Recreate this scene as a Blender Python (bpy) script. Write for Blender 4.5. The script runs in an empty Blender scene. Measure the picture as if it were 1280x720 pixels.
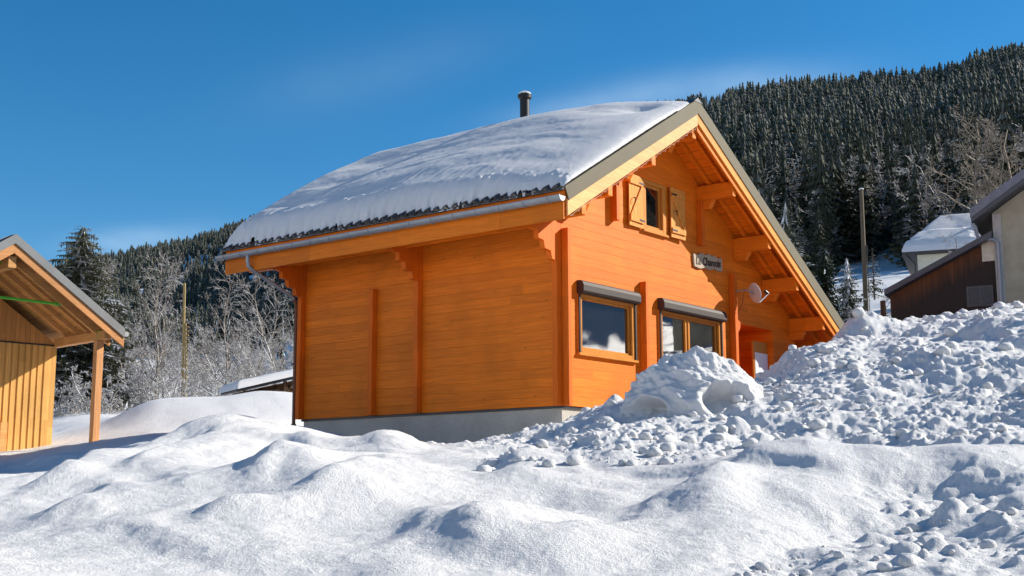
import bpy, bmesh, math, random
import numpy as np
from mathutils import Vector, Matrix

random.seed(7)
RNG = np.random.default_rng(11)
S = bpy.context.scene
COL = S.collection
R = math.radians

# ------------------------------------------------------------------ camera
FPX = 1582.7                      # focal length for a frame 1280 wide
PITCH, ROLL = R(9.143), R(-0.144)
cF = np.array([0, math.cos(PITCH), math.sin(PITCH)])
cU0 = np.array([0, -math.sin(PITCH), math.cos(PITCH)])
cR0 = np.array([1.0, 0, 0])
cR = math.cos(ROLL) * cR0 + math.sin(ROLL) * cU0
cU = -math.sin(ROLL) * cR0 + math.cos(ROLL) * cU0
cam = bpy.data.cameras.new('camera')
camo = bpy.data.objects.new('camera', cam)
COL.objects.link(camo)
cam.sensor_width = 36
cam.lens = FPX / 1280 * 36
cam.clip_start = 0.1
cam.clip_end = 6000
M = Matrix.Identity(4)
for i in range(3):
    M[i][0], M[i][1], M[i][2] = cR[i], cU[i], -cF[i]
camo.matrix_world = M
S.camera = camo


def at(x, y, Y):
    """world point seen at photo pixel (x, y) at depth Y"""
    r = cF * FPX + cR * (x - 640) - cU * (y - 360)
    return r * (Y / r[1])


# ------------------------------------------------------------------ materials
def new_mat(name):
    m = bpy.data.materials.new(name)
    m.use_nodes = True
    nt = m.node_tree
    b = nt.nodes['Principled BSDF']
    return m, nt, b


def nd(nt, kind, **kw):
    n = nt.nodes.new(kind)
    for k, v in kw.items():
        if k.startswith('i_'):
            key = k[2:]
            n.inputs[int(key) if key.isdigit() else key].default_value = v
        else:
            setattr(n, k, v)
    return n


def mth(nt, op, a, b=None, c=None):
    n = nt.nodes.new('ShaderNodeMath')
    n.operation = op
    for i, x in enumerate((a, b, c)):
        if x is None:
            continue
        if isinstance(x, (int, float)):
            n.inputs[i].default_value = x
        else:
            nt.links.new(x, n.inputs[i])
    return n.outputs[0]


def mixc(nt, fac, a, b, blend='MIX'):
    n = nt.nodes.new('ShaderNodeMix')
    n.data_type = 'RGBA'
    n.blend_type = blend
    for sock, x in ((n.inputs[0], fac), (n.inputs[6], a), (n.inputs[7], b)):
        if isinstance(x, (int, float)):
            sock.default_value = x
        elif isinstance(x, tuple):
            sock.default_value = (*x, 1) if len(x) == 3 else x
        else:
            nt.links.new(x, sock)
    return n.outputs[2]


def maprange(nt, val, a, b, c=0.0, d=1.0):
    n = nt.nodes.new('ShaderNodeMapRange')
    nt.links.new(val, n.inputs[0])
    n.inputs[1].default_value, n.inputs[2].default_value = a, b
    n.inputs[3].default_value, n.inputs[4].default_value = c, d
    return n.outputs[0]


def noise(nt, vec, scale, detail=4, rough=.55):
    n = nt.nodes.new('ShaderNodeTexNoise')
    n.inputs['Scale'].default_value = scale
    n.inputs['Detail'].default_value = detail
    n.inputs['Roughness'].default_value = rough
    if vec is not None:
        nt.links.new(vec, n.inputs['Vector'])
    return n.outputs[0]


def bump(nt, b, h, strength, dist):
    n = nt.nodes.new('ShaderNodeBump')
    n.inputs['Strength'].default_value = strength
    n.inputs['Distance'].default_value = dist
    nt.links.new(h, n.inputs['Height'])
    nt.links.new(n.outputs[0], b.inputs['Normal'])
    return n


def wood(name, col, along=(1, 1, 0), across=(0, 0, 1), board=.2, rough=.55, groove=.010, knots=.5,
         vary=.22, weather=None, length=2.6, gdark=.55):
    m, nt, b = new_mat(name)
    tc = nd(nt, 'ShaderNodeTexCoord').outputs['Object']

    def dot(v):
        n = nd(nt, 'ShaderNodeVectorMath', operation='DOT_PRODUCT')
        nt.links.new(tc, n.inputs[0])
        n.inputs[1].default_value = v
        return n.outputs['Value']
    a, c = dot(along), dot(across)
    cb = mth(nt, 'DIVIDE', c, board)
    idx = mth(nt, 'FLOOR', cb)
    fr = mth(nt, 'FRACT', cb)
    w1 = nd(nt, 'ShaderNodeTexWhiteNoise', noise_dimensions='1D')
    nt.links.new(idx, w1.inputs['W'])
    al = mth(nt, 'FLOOR', mth(nt, 'ADD', mth(nt, 'DIVIDE', a, length), mth(nt, 'MULTIPLY', w1.outputs[0], 7.3)))
    w2 = nd(nt, 'ShaderNodeTexWhiteNoise', noise_dimensions='2D')
    cx = nd(nt, 'ShaderNodeCombineXYZ')
    nt.links.new(idx, cx.inputs[0]); nt.links.new(al, cx.inputs[1])
    nt.links.new(cx.outputs[0], w2.inputs['Vector'])
    # grain
    g = nd(nt, 'ShaderNodeCombineXYZ')
    nt.links.new(mth(nt, 'MULTIPLY', a, 1.6), g.inputs[0])
    nt.links.new(mth(nt, 'MULTIPLY', c, 34.), g.inputs[1])
    nt.links.new(mth(nt, 'MULTIPLY', w2.outputs[0], 30.), g.inputs[2])
    gr = noise(nt, g.outputs[0], 1.0, 5, .6)
    # broad stains
    st = noise(nt, tc, .9, 3, .5)
    # knots
    k = nd(nt, 'ShaderNodeCombineXYZ')
    nt.links.new(mth(nt, 'MULTIPLY', a, 3.0), k.inputs[0])
    nt.links.new(mth(nt, 'MULTIPLY', c, 5.4), k.inputs[1])
    vo = nd(nt, 'ShaderNodeTexVoronoi')
    vo.inputs['Scale'].default_value = 1.0
    nt.links.new(k.outputs[0], vo.inputs['Vector'])
    kn = maprange(nt, vo.outputs['Distance'], .035, .085, 1, 0)
    kn = mth(nt, 'MULTIPLY', kn, knots)
    dark = tuple(x * q for x, q in zip(col, (.62, .5, .42)))
    light = tuple(min(1, x * 1.16) for x in col)
    base = mixc(nt, maprange(nt, gr, .3, .72), dark, light)
    base = mixc(nt, .45, base, col)
    tint = maprange(nt, w2.outputs[0], 0, 1, 1 - vary, 1 + vary)
    tv = nd(nt, 'ShaderNodeCombineColor')
    for i in range(3):
        nt.links.new(tint, tv.inputs[i])
    base = mixc(nt, 1.0, base, tv.outputs[0], 'MULTIPLY')
    base = mixc(nt, maprange(nt, st, .48, .75, 0, .55), base, tuple(x * .62 for x in col))
    base = mixc(nt, kn, base, (.13, .045, .015))
    if weather:
        wn = noise(nt, g.outputs[0], .35, 3, .6)
        zz = dot(weather[4] if len(weather) > 4 else (0, 0, 1))
        wf = maprange(nt, mth(nt, 'ADD', zz, mth(nt, 'MULTIPLY', wn, weather[2])), weather[0], weather[1], 1, 0)
        base = mixc(nt, wf, base, weather[3])
    if groove:
        e = mth(nt, 'MINIMUM', fr, mth(nt, 'SUBTRACT', 1.0, fr))
        gv = maprange(nt, e, 0, groove / board, 1, 0)
        base = mixc(nt, mth(nt, 'MULTIPLY', gv, gdark), base, tuple(x * .3 for x in col))
        hh = mth(nt, 'SUBTRACT', mth(nt, 'MULTIPLY', gr, .25), mth(nt, 'MULTIPLY', gv, 1.2))
        bump(nt, b, hh, .5, .012)
    else:
        bump(nt, b, gr, .25, .006)
    nt.links.new(base, b.inputs['Base Color'])
    b.inputs['Roughness'].default_value = rough
    b.inputs['Specular IOR Level'].default_value = .16
    return m


def plain(name, col, rough=.6, metal=0., var=.15, scale=6., bmp=.0, spec=.5):
    m, nt, b = new_mat(name)
    tc = nd(nt, 'ShaderNodeTexCoord').outputs['Object']
    n1 = noise(nt, tc, scale, 5, .6)
    base = mixc(nt, maprange(nt, n1, .3, .7), tuple(x * (1 - var) for x in col), tuple(min(1, x * (1 + var)) for x in col))
    nt.links.new(base, b.inputs['Base Color'])
    b.inputs['Roughness'].default_value = rough
    b.inputs['Metallic'].default_value = metal
    b.inputs['Specular IOR Level'].default_value = spec
    if bmp:
        bump(nt, b, noise(nt, tc, scale * 6, 4, .6), .5, bmp)
    return m


def snow_mat(name, fine=1.0, col=(.765, .76, .755)):
    m, nt, b = new_mat(name)
    tc = nd(nt, 'ShaderNodeTexCoord').outputs['Object']
    n1 = noise(nt, tc, 46., 4, .66)
    n2 = noise(nt, tc, 190., 2, .6)
    n3 = noise(nt, tc, 3.0, 3, .5)
    base = mixc(nt, maprange(nt, n3, .3, .7), tuple(x * .975 for x in col), col)
    nt.links.new(base, b.inputs['Base Color'])
    h = mth(nt, 'ADD', mth(nt, 'MULTIPLY', n1, .7), mth(nt, 'MULTIPLY', n2, .32))
    bump(nt, b, h, 1., .030 * fine)
    b.inputs['Roughness'].default_value = .6
    b.inputs['Specular IOR Level'].default_value = .25
    return m


M_snow = snow_mat('snow')
M_snow_far = snow_mat('far_snow', .6)
M_snow_roof = snow_mat('roof_snow', .8)
WOODC = (.78, .19, .010)
M_log = wood('log_wall_wood', WOODC, (1, 1, 0), (0, 0, 1), .185, knots=.8, vary=.10, length=5., groove=.005, gdark=.20)
M_beam = wood('beam_wood', (.84, .21, .010), (1, 1, 0), (0, 0, 1), .9, groove=0, knots=.4, vary=.12)
M_post = wood('log_end_wood', (.72, .145, .008), (0, 0, 1), (1, 1, 0), .9, groove=0, knots=.25, vary=.1)
M_soffit = wood('soffit_wood', (.86, .20, .008), (.02, 1, .01), (.86, 0, .5), .13, knots=.3, vary=.12)
M_fascia_sunlit = wood('fascia_wood_sunlit', (.80, .42, .16), (.86, 0, .5), (0, .3, 1), .9, groove=0, knots=.3, vary=.1)  # left verge board: bright sunlight put into a paler wood colour
M_eave = wood('eave_board_wood', (.72, .185, .010), (0, 1, 0), (0, 0, 1), .9, groove=0, knots=.3, vary=.1)
M_joinery = wood('joinery_wood', (.60, .24, .04), (0, 0, 1), (1, 1, 0), .9, groove=0, knots=.1, vary=.08, rough=.4)
M_shut = wood('shutter_wood', (.74, .30, .055), (0, 0, 1), (1, 0, 0), .11, knots=.2, vary=.1)
M_flash = plain('green_flashing', (.14, .122, .08), .7, 0, .06, 2., 0, .2)
M_zinc = plain('zinc', (.30, .32, .34), .5, .5, .12, 3.)
M_dark = plain('dark_metal', (.035, .036, .04), .4, .3, .2, 8.)
M_iron = plain('black_iron', (.018, .018, .02), .5, .5, .1, 8.)
M_shutbox = plain('brown_aluminium', (.045, .033, .029), .6, 0, .08, 3., 0, .25)
M_tile = plain('dark_roof_tile', (.055, .045, .042), .6, 0, .3, 9., .004)
M_white = plain('white_paint', (.78, .78, .77), .5, 0, .04, 4.)
M_dish = plain('dish_grey', (.50, .51, .53), .5, 0, .05, 4.)
M_green = plain('green_steel', (.10, .50, .035), .45, 0, .1, 5.)


def concrete():
    m, nt, b = new_mat('concrete')
    tc = nd(nt, 'ShaderNodeTexCoord').outputs['Object']
    n1 = noise(nt, tc, 1.3, 6, .65)
    n2 = noise(nt, tc, 22., 4, .6)
    base = mixc(nt, maprange(nt, n1, .3, .7), (.36, .34, .29), (.50, .47, .41))
    base = mixc(nt, maprange(nt, n2, .45, .75, 0, .35), base, (.25, .24, .225))
    nt.links.new(base, b.inputs['Base Color'])
    b.inputs['Roughness'].default_value = .85
    bump(nt, b, n2, .4, .006)
    return m


M_conc = concrete()


def glass():
    m, nt, b = new_mat('window_glass')
    b.inputs['Base Color'].default_value = (.012, .011, .01, 1)
    b.inputs['Roughness'].default_value = .015
    tc = nd(nt, 'ShaderNodeTexCoord').outputs['Object']
    gl = nd(nt, 'ShaderNodeBsdfGlossy')
    gl.inputs['Roughness'].default_value = .012
    gl.inputs['Color'].default_value = (.95, .97, 1, 1)
    bp = nd(nt, 'ShaderNodeBump')
    bp.inputs['Strength'].default_value = .08
    bp.inputs['Distance'].default_value = .02
    nt.links.new(noise(nt, tc, 1.1, 2, .5), bp.inputs['Height'])
    nt.links.new(bp.outputs[0], gl.inputs['Normal'])
    mx = nd(nt, 'ShaderNodeMixShader')
    mx.inputs[0].default_value = .18
    nt.links.new(b.outputs[0], mx.inputs[1])
    nt.links.new(gl.outputs[0], mx.inputs[2])
    nt.links.new(mx.outputs[0], nt.nodes['Material Output'].inputs['Surface'])
    return m


M_glass = glass()


def foliage_mat(name, col, col2):
    m, nt, b = new_mat(name)
    oi = nd(nt, 'ShaderNodeObjectInfo')
    tc = nd(nt, 'ShaderNodeTexCoord').outputs['Object']
    n1 = noise(nt, tc, 1.2, 3, .6)
    f = mth(nt, 'ADD', mth(nt, 'MULTIPLY', n1, .7), mth(nt, 'MULTIPLY', oi.outputs['Random'], .3))
    base = mixc(nt, maprange(nt, f, .3, .8), col, col2)
    nt.links.new(base, b.inputs['Base Color'])
    b.inputs['Roughness'].default_value = .8
    b.inputs['Specular IOR Level'].default_value = .15
    return m


M_needle = foliage_mat('spruce_needles', (.034, .043, .026), (.070, .076, .048))
M_needle_near = foliage_mat('spruce_needles_near', (.055, .068, .040), (.115, .115, .065))
M_thuja = foliage_mat('thuja_green', (.012, .022, .012), (.030, .045, .018))
M_hillfrost = plain('frost_grey_needles', (.115, .12, .11), .85, 0, .45, .6)
M_frostneedle = plain('snowy_needles', (.62, .64, .67), .75, 0, .2, 2.)


def bark_frost(name, bark, frost_lo, frost_hi, frostcol=(.74, .76, .80)):
    m, nt, b = new_mat(name)
    g = nd(nt, 'ShaderNodeNewGeometry')
    sp = nd(nt, 'ShaderNodeSeparateXYZ')
    nt.links.new(g.outputs['Normal'], sp.inputs[0])
    tc = nd(nt, 'ShaderNodeTexCoord').outputs['Object']
    n1 = noise(nt, tc, 5., 3, .6)
    v = mth(nt, 'ADD', sp.outputs[2], mth(nt, 'MULTIPLY', mth(nt, 'SUBTRACT', n1, .5), 1.1))
    f = maprange(nt, v, frost_lo, frost_hi)
    base = mixc(nt, maprange(nt, noise(nt, tc, 2., 4, .6), .3, .7), tuple(x * .7 for x in bark), tuple(x * 1.3 for x in bark))
    base = mixc(nt, f, base, frostcol)
    nt.links.new(base, b.inputs['Base Color'])
    b.inputs['Roughness'].default_value = .85
    b.inputs['Specular IOR Level'].default_value = .1
    return m


M_bark = bark_frost('bark', (.13, .10, .075), 1.2, 1.6)
M_frostbark = bark_frost('frosted_bark', (.23, .20, .17), -.15, .4, (.58, .60, .63))
M_greybark = bark_frost('grey_bark', (.19, .165, .14), .1, .7, (.6, .61, .63))
M_palebark = bark_frost('pale_bark', (.21, .175, .135), .75, 1.2)


# ------------------------------------------------------------------ mesh helpers
class MB:
    def __init__(s):
        s.v, s.f, s.m = [], [], []

    def add(s, vs, fs, mi=0):
        o = len(s.v)
        s.v += [tuple(p) for p in vs]
        for f in fs:
            s.f.append(tuple(i + o for i in f)); s.m.append(mi)

    def box(s, a, b, mi=0):
        x0, y0, z0 = (min(p, q) for p, q in zip(a, b)); x1, y1, z1 = (max(p, q) for p, q in zip(a, b))
        s.add([(x0, y0, z0), (x1, y0, z0), (x1, y1, z0), (x0, y1, z0), (x0, y0, z1), (x1, y0, z1), (x1, y1, z1), (x0, y1, z1)],
              [(0, 3, 2, 1), (4, 5, 6, 7), (0, 1, 5, 4), (1, 2, 6, 5), (2, 3, 7, 6), (3, 0, 4, 7)], mi)
        return s

    def prism(s, pts, vec, mi=0):
        n = len(pts)
        q = [tuple(a + b for a, b in zip(p, vec)) for p in pts]
        s.add(list(pts) + q, [tuple(range(n)), tuple(range(2 * n - 1, n - 1, -1))] +
              [((i + 1) % n, i, n + i, n + (i + 1) % n) for i in range(n)], mi)
        return s

    def tube(s, path, r, n=8, mi=0, cap=True):
        path = [Vector(p) for p in path]
        rs = r if isinstance(r, (list, tuple)) else [r] * len(path)
        rings = []
        prev = None
        for i, p in enumerate(path):
            d = (path[min(i + 1, len(path) - 1)] - path[max(i - 1, 0)]).normalized()
            if prev is None:
                a = d.orthogonal().normalized()
            else:
                a = (prev - d * prev.dot(d)).normalized()
            prev = a
            b = d.cross(a)
            rings.append([p + (a * math.cos(2 * math.pi * k / n) + b * math.sin(2 * math.pi * k / n)) * rs[i] for k in range(n)])
        vs = [v for ring in rings for v in ring]
        fs = [(i * n + k, i * n + (k + 1) % n, (i + 1) * n + (k + 1) % n, (i + 1) * n + k)
              for i in range(len(path) - 1) for k in range(n)]
        if cap:
            fs += [tuple(range(n - 1, -1, -1)), tuple(range((len(path) - 1) * n, len(path) * n))]
        s.add(vs, fs, mi)
        return s

    def lathe(s, prof, c, n=20, mi=0):
        vs = [(c[0] + r * math.cos(2 * math.pi * k / n), c[1] + r * math.sin(2 * math.pi * k / n), c[2] + z) for r, z in prof for k in range(n)]
        fs = [(i * n + k, i * n + (k + 1) % n, (i + 1) * n + (k + 1) % n, (i + 1) * n + k) for i in range(len(prof) - 1) for k in range(n)]
        fs += [tuple(range(n - 1, -1, -1)), tuple(range((len(prof) - 1) * n, len(prof) * n))]
        s.add(vs, fs, mi)
        return s

    def build(s, name, mats, parent=None, smooth=False, bevel=0):
        me = bpy.data.meshes.new(name)
        me.from_pydata(s.v, [], s.f)
        mats = mats if isinstance(mats, (list, tuple)) else [mats]
        for m in mats:
            me.materials.append(m)
        if len(mats) > 1:
            me.polygons.foreach_set('material_index', s.m)
        bm = bmesh.new(); bm.from_mesh(me)
        bmesh.ops.recalc_face_normals(bm, faces=bm.faces)
        if bevel:
            es = [e for e in bm.edges if len(e.link_faces) == 2 and e.calc_face_angle(0) > .6]
            bmesh.ops.bevel(bm, geom=es, offset=bevel, segments=1, affect='EDGES', clamp_overlap=True)
        bm.to_mesh(me); bm.free()
        if smooth:
            me.polygons.foreach_set('use_smooth', [True] * len(me.polygons))
            try:
                me.set_sharp_from_angle(angle=R(40))
            except Exception:
                pass
        return link(name, me, parent)


def link(name, me, parent=None):
    o = bpy.data.objects.new(name, me)
    COL.objects.link(o)
    if parent:
        o.parent = parent
    return o


def np_mesh(name, V, F, mats, mi=None, smooth=True):
    me = bpy.data.meshes.new(name)
    V = np.asarray(V, np.float32); F = np.asarray(F, np.int32)
    n, k = F.shape
    me.vertices.add(len(V)); me.vertices.foreach_set('co', V.ravel())
    me.loops.add(n * k); me.loops.foreach_set('vertex_index', F.ravel())
    me.polygons.add(n)
    me.polygons.foreach_set('loop_start', np.arange(0, n * k, k, dtype=np.int32))
    try:
        me.polygons.foreach_set('loop_total', np.full(n, k, np.int32))
    except Exception:
        pass
    for m in (mats if isinstance(mats, (list, tuple)) else [mats]):
        me.materials.append(m)
    if mi is not None:
        me.polygons.foreach_set('material_index', np.asarray(mi, np.int32))
    if smooth:
        me.polygons.foreach_set('use_smooth', np.ones(n, bool))
    me.update(calc_edges=True); me.validate()
    return me


def tag(o, label=None, cat=None, group=None, kind=None):
    for k, v in (('label', label), ('category', cat), ('group', group), ('kind', kind)):
        if v:
            o[k] = v
    return o


def thing(name, label, cat, loc=(0, 0, 0), rotz=0, group=None):
    o = bpy.data.objects.new(name, None)
    COL.objects.link(o)
    o.location = loc; o.rotation_euler = (0, 0, rotz)
    o.empty_display_size = .3
    return tag(o, label, cat, group)


def copy_tree(o, parent=None):
    c = o.copy(); COL.objects.link(c)
    if parent is not None:
        c.parent = parent
    for ch in list(o.children):
        copy_tree(ch, c)
    return c


# ------------------------------------------------------------------ noise (numpy)
def h2(ix, iy, seed=0):
    ix = ix.astype(np.int64); iy = iy.astype(np.int64)
    n = (ix * 374761393 + iy * 668265263 + seed * 982451653) & 0x7fffffff
    n = ((n ^ (n >> 13)) * 1274126177) & 0x7fffffff
    return ((n ^ (n >> 16)) & 0xffff) / 65535.0


def vnoise(x, y, seed=0):
    ix, iy = np.floor(x), np.floor(y)
    fx, fy = x - ix, y - iy
    fx = fx ** 3 * (fx * (fx * 6 - 15) + 10); fy = fy ** 3 * (fy * (fy * 6 - 15) + 10)
    a, b = h2(ix, iy, seed), h2(ix + 1, iy, seed)
    c, d = h2(ix, iy + 1, seed), h2(ix + 1, iy + 1, seed)
    return (a + (b - a) * fx) * (1 - fy) + (c + (d - c) * fx) * fy


def fbm(x, y, seed=0, oct=4, gain=.5):
    s, a, t = 0, 1, 0
    for i in range(oct):
        s = s + a * (vnoise(x * 2 ** i + 17.3 * i, y * 2 ** i - 9.1 * i, seed + i) - .5); t += a; a *= gain
    return s / t * 2


def clods(x, y, cell, seed, rmin=.25, rmax=.62, dens=.9):
    """rounded lumps of snow: highest dome over 3x3 cells"""
    ix, iy = np.floor(x / cell), np.floor(y / cell)
    best = np.zeros_like(x)
    for dx in (-1, 0, 1):
        for dy in (-1, 0, 1):
            cx, cy = ix + dx, iy + dy
            px = (cx + .15 + .7 * h2(cx, cy, seed)) * cell
            py = (cy + .15 + .7 * h2(cx, cy, seed + 1)) * cell
            rr = (rmin + (rmax - rmin) * h2(cx, cy, seed + 2) ** 2) * cell
            ok = h2(cx, cy, seed + 3) < dens
            th = h2(cx, cy, seed + 4) * 3.14
            ex = 1 + .5 * h2(cx, cy, seed + 5)
            ddx, ddy = x - px, y - py
            qx = (ddx * np.cos(th) + ddy * np.sin(th)) * ex; qy = -ddx * np.sin(th) + ddy * np.cos(th)
            d2 = 1 - (qx ** 2 + qy ** 2) / rr ** 2
            best = np.maximum(best, np.where(ok & (d2 > 0), np.maximum(d2, 0) ** .95 * rr * .85, 0))
    return best


def sstep(a, b, x):
    t = np.clip((x - a) / (b - a), 0, 1)
    return t * t * (3 - 2 * t)


# ------------------------------------------------------------------ terrain
DN = np.array([1.0, 4, 7, 9, 11, 13, 15, 17, 19, 21, 23, 25, 28, 32, 38, 46, 55, 75, 110, 170, 250, 350, 500, 700, 950, 1250, 1700, 2400])
# photo rows of the ground at each depth from 7 m on, one list per column of the photo
COLS = {
    0:    [722, 686, 660, 640, 624, 612, 602, 594, 588, 584, 577, 572, 562, 552, 542, 524, 505, 482, 476, 468, 455, 440, 418, 390, 352, 362],
    120:  [722, 682, 654, 632, 615, 602, 592, 584, 577, 571, 562, 556, 546, 534, 524, 512, 502, 482, 475, 466, 452, 434, 410, 376, 332, 344],
    200:  [722, 680, 650, 626, 607, 592, 580, 570, 562, 555, 549, 545, 533, 509, 518, 516, 506, 484, 474, 464, 448, 428, 402, 362, 314, 326],
    300:  [722, 676, 644, 618, 598, 579, 561, 545, 539, 536, 542, 544, 528, 504, 516, 518, 510, 486, 472, 460, 440, 416, 383, 334, 287, 299],
    370:  [722, 674, 642, 615, 593, 574, 556, 541, 536, 540, 556, 558, 538, 500, 512, 518, 510, 480, 466, 450, 428, 398, 358, 306, 266, 278],
    430:  [722, 672, 640, 613, 592, 574, 559, 549, 542, 545, 560, 563, 560, 552, 540, 520, 505, 470, 430, 390, 350, 310, 278, 258, 258, 270],
    485:  [722, 671, 639, 611, 588, 566, 545, 532, 545, 556, 562, 564, 562, 556, 545, 520, 500, 465, 425, 385, 342, 300, 268, 250, 250, 260],
    540:  [722, 671, 638, 611, 590, 573, 560, 552, 556, 562, 566, 566, 562, 556, 545, 520, 498, 462, 420, 378, 335, 290, 258, 240, 240, 250],
    620:  [722, 670, 636, 610, 590, 574, 563, 557, 560, 566, 569, 568, 564, 556, 540, 510, 490, 455, 412, 365, 320, 275, 240, 222, 222, 230],
    690:  [722, 670, 636, 608, 585, 565, 548, 542, 550, 562, 570, 569, 564, 552, 530, 500, 480, 445, 400, 350, 300, 255, 220, 200, 200, 210],
    750:  [722, 669, 634, 604, 575, 548, 527, 510, 524, 548, 566, 569, 562, 545, 520, 492, 470, 430, 385, 330, 280, 235, 198, 178, 178, 190],
    820:  [722, 668, 632, 598, 567, 540, 516, 496, 512, 540, 565, 568, 556, 535, 508, 480, 455, 415, 370, 315, 262, 216, 180, 158, 158, 170],
    900:  [722, 665, 600, 583, 562, 535, 505, 480, 490, 525, 560, 565, 545, 520, 490, 460, 435, 395, 350, 297, 245, 198, 162, 144, 144, 155],
    960:  [722, 664, 612, 572, 566, 532, 498, 462, 455, 490, 535, 555, 530, 500, 470, 435, 410, 372, 330, 282, 235, 190, 152, 132, 132, 145],
    1020: [722, 662, 608, 558, 562, 520, 474, 438, 432, 446, 480, 510, 500, 480, 450, 415, 390, 355, 315, 270, 225, 182, 146, 126, 126, 140],
    1090: [722, 660, 606, 558, 560, 510, 462, 426, 409, 410, 425, 445, 440, 430, 418, 398, 378, 345, 303, 260, 217, 176, 142, 122, 122, 135],
    1180: [722, 656, 602, 554, 556, 502, 452, 418, 403, 404, 415, 425, 420, 412, 400, 385, 365, 335, 293, 250, 208, 168, 136, 114, 114, 125],
    1280: [722, 652, 598, 552, 554, 498, 446, 408, 391, 390, 398, 405, 400, 395, 385, 370, 350, 318, 275, 232, 188, 145, 108, 85, 85, 95],
}


def pchip(xk, yk, x):
    """monotone cubic interpolation; yk (..., K)"""
    h = np.diff(xk); d = np.diff(yk, axis=-1) / h
    m = np.zeros_like(yk)
    w1 = 2 * h[1:] + h[:-1]; w2 = h[1:] + 2 * h[:-1]
    s = d[..., :-1] * d[..., 1:]
    with np.errstate(divide='ignore', invalid='ignore'):
        mm = (w1 + w2) / (w1 / d[..., :-1] + w2 / d[..., 1:])
    m[..., 1:-1] = np.where(s > 0, mm, 0)
    m[..., 0] = d[..., 0]; m[..., -1] = d[..., -1]
    i = np.clip(np.searchsorted(xk, x) - 1, 0, len(xk) - 2)
    t = (x - xk[i]) / h[i]
    a, b = yk[..., i], yk[..., i + 1]
    return (a * (1 + 2 * t) * (1 - t) ** 2 + m[..., i] * h[i] * t * (1 - t) ** 2 + b * t * t * (3 - 2 * t) + m[..., i + 1] * h[i] * t * t * (t - 1))


phis, prof = [], []
for x, rows in COLS.items():
    ph = math.atan2(*(lambda p: (p[0], p[1]))(at(x, 500, 10)))
    z = [-1.62, -1.25]
    for D, y in zip(DN[2:], rows):
        z.append(at(x, y, D * math.cos(ph))[2])
    phis.append(ph); prof.append(z)
prof = np.array(prof); phis = np.array(phis)
# beyond the frame, all round the viewer
side_l = prof[0].copy(); side_r = prof[-1].copy()


def side(phi, z):
    global phis, prof
    phis = np.append(phis, phi); prof = np.vstack([prof, z])


road = np.interp(DN, [1, 11, 17, 25, 46, 75, 170, 350, 950, 2400], [-1.62, -1.5, -1.0, -.4, .4, 1, 8, 45, 240, 420])
rightz = np.interp(DN, [1, 4, 7, 11, 14, 20, 25, 34, 55, 75, 110, 170, 350, 950, 2400], [-1.6, -1.25, -.4, .55, .6, 2.2, 3.0, 3.4, 5, 8, 17, 36, 100, 330, 420])
side(R(-34), side_l * .9); side(R(-60), .6 * side_l + .4 * road); side(R(-100), road); side(R(-179.9), road)
side(R(33), side_r); side(R(60), rightz); side(R(100), rightz * .8 + road * .2); side(R(150), road); side(R(179.9), road)
o_ = np.argsort(phis); phis = phis[o_]; prof = prof[o_]
LN = np.log(DN)


def gauss_bump(X, Y, px, py, D, rx, ry, h):
    p = at(px, py, D)
    return h * np.exp(-(((X - p[0]) / rx) ** 2 + ((Y - p[1]) / ry) ** 2))


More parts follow.
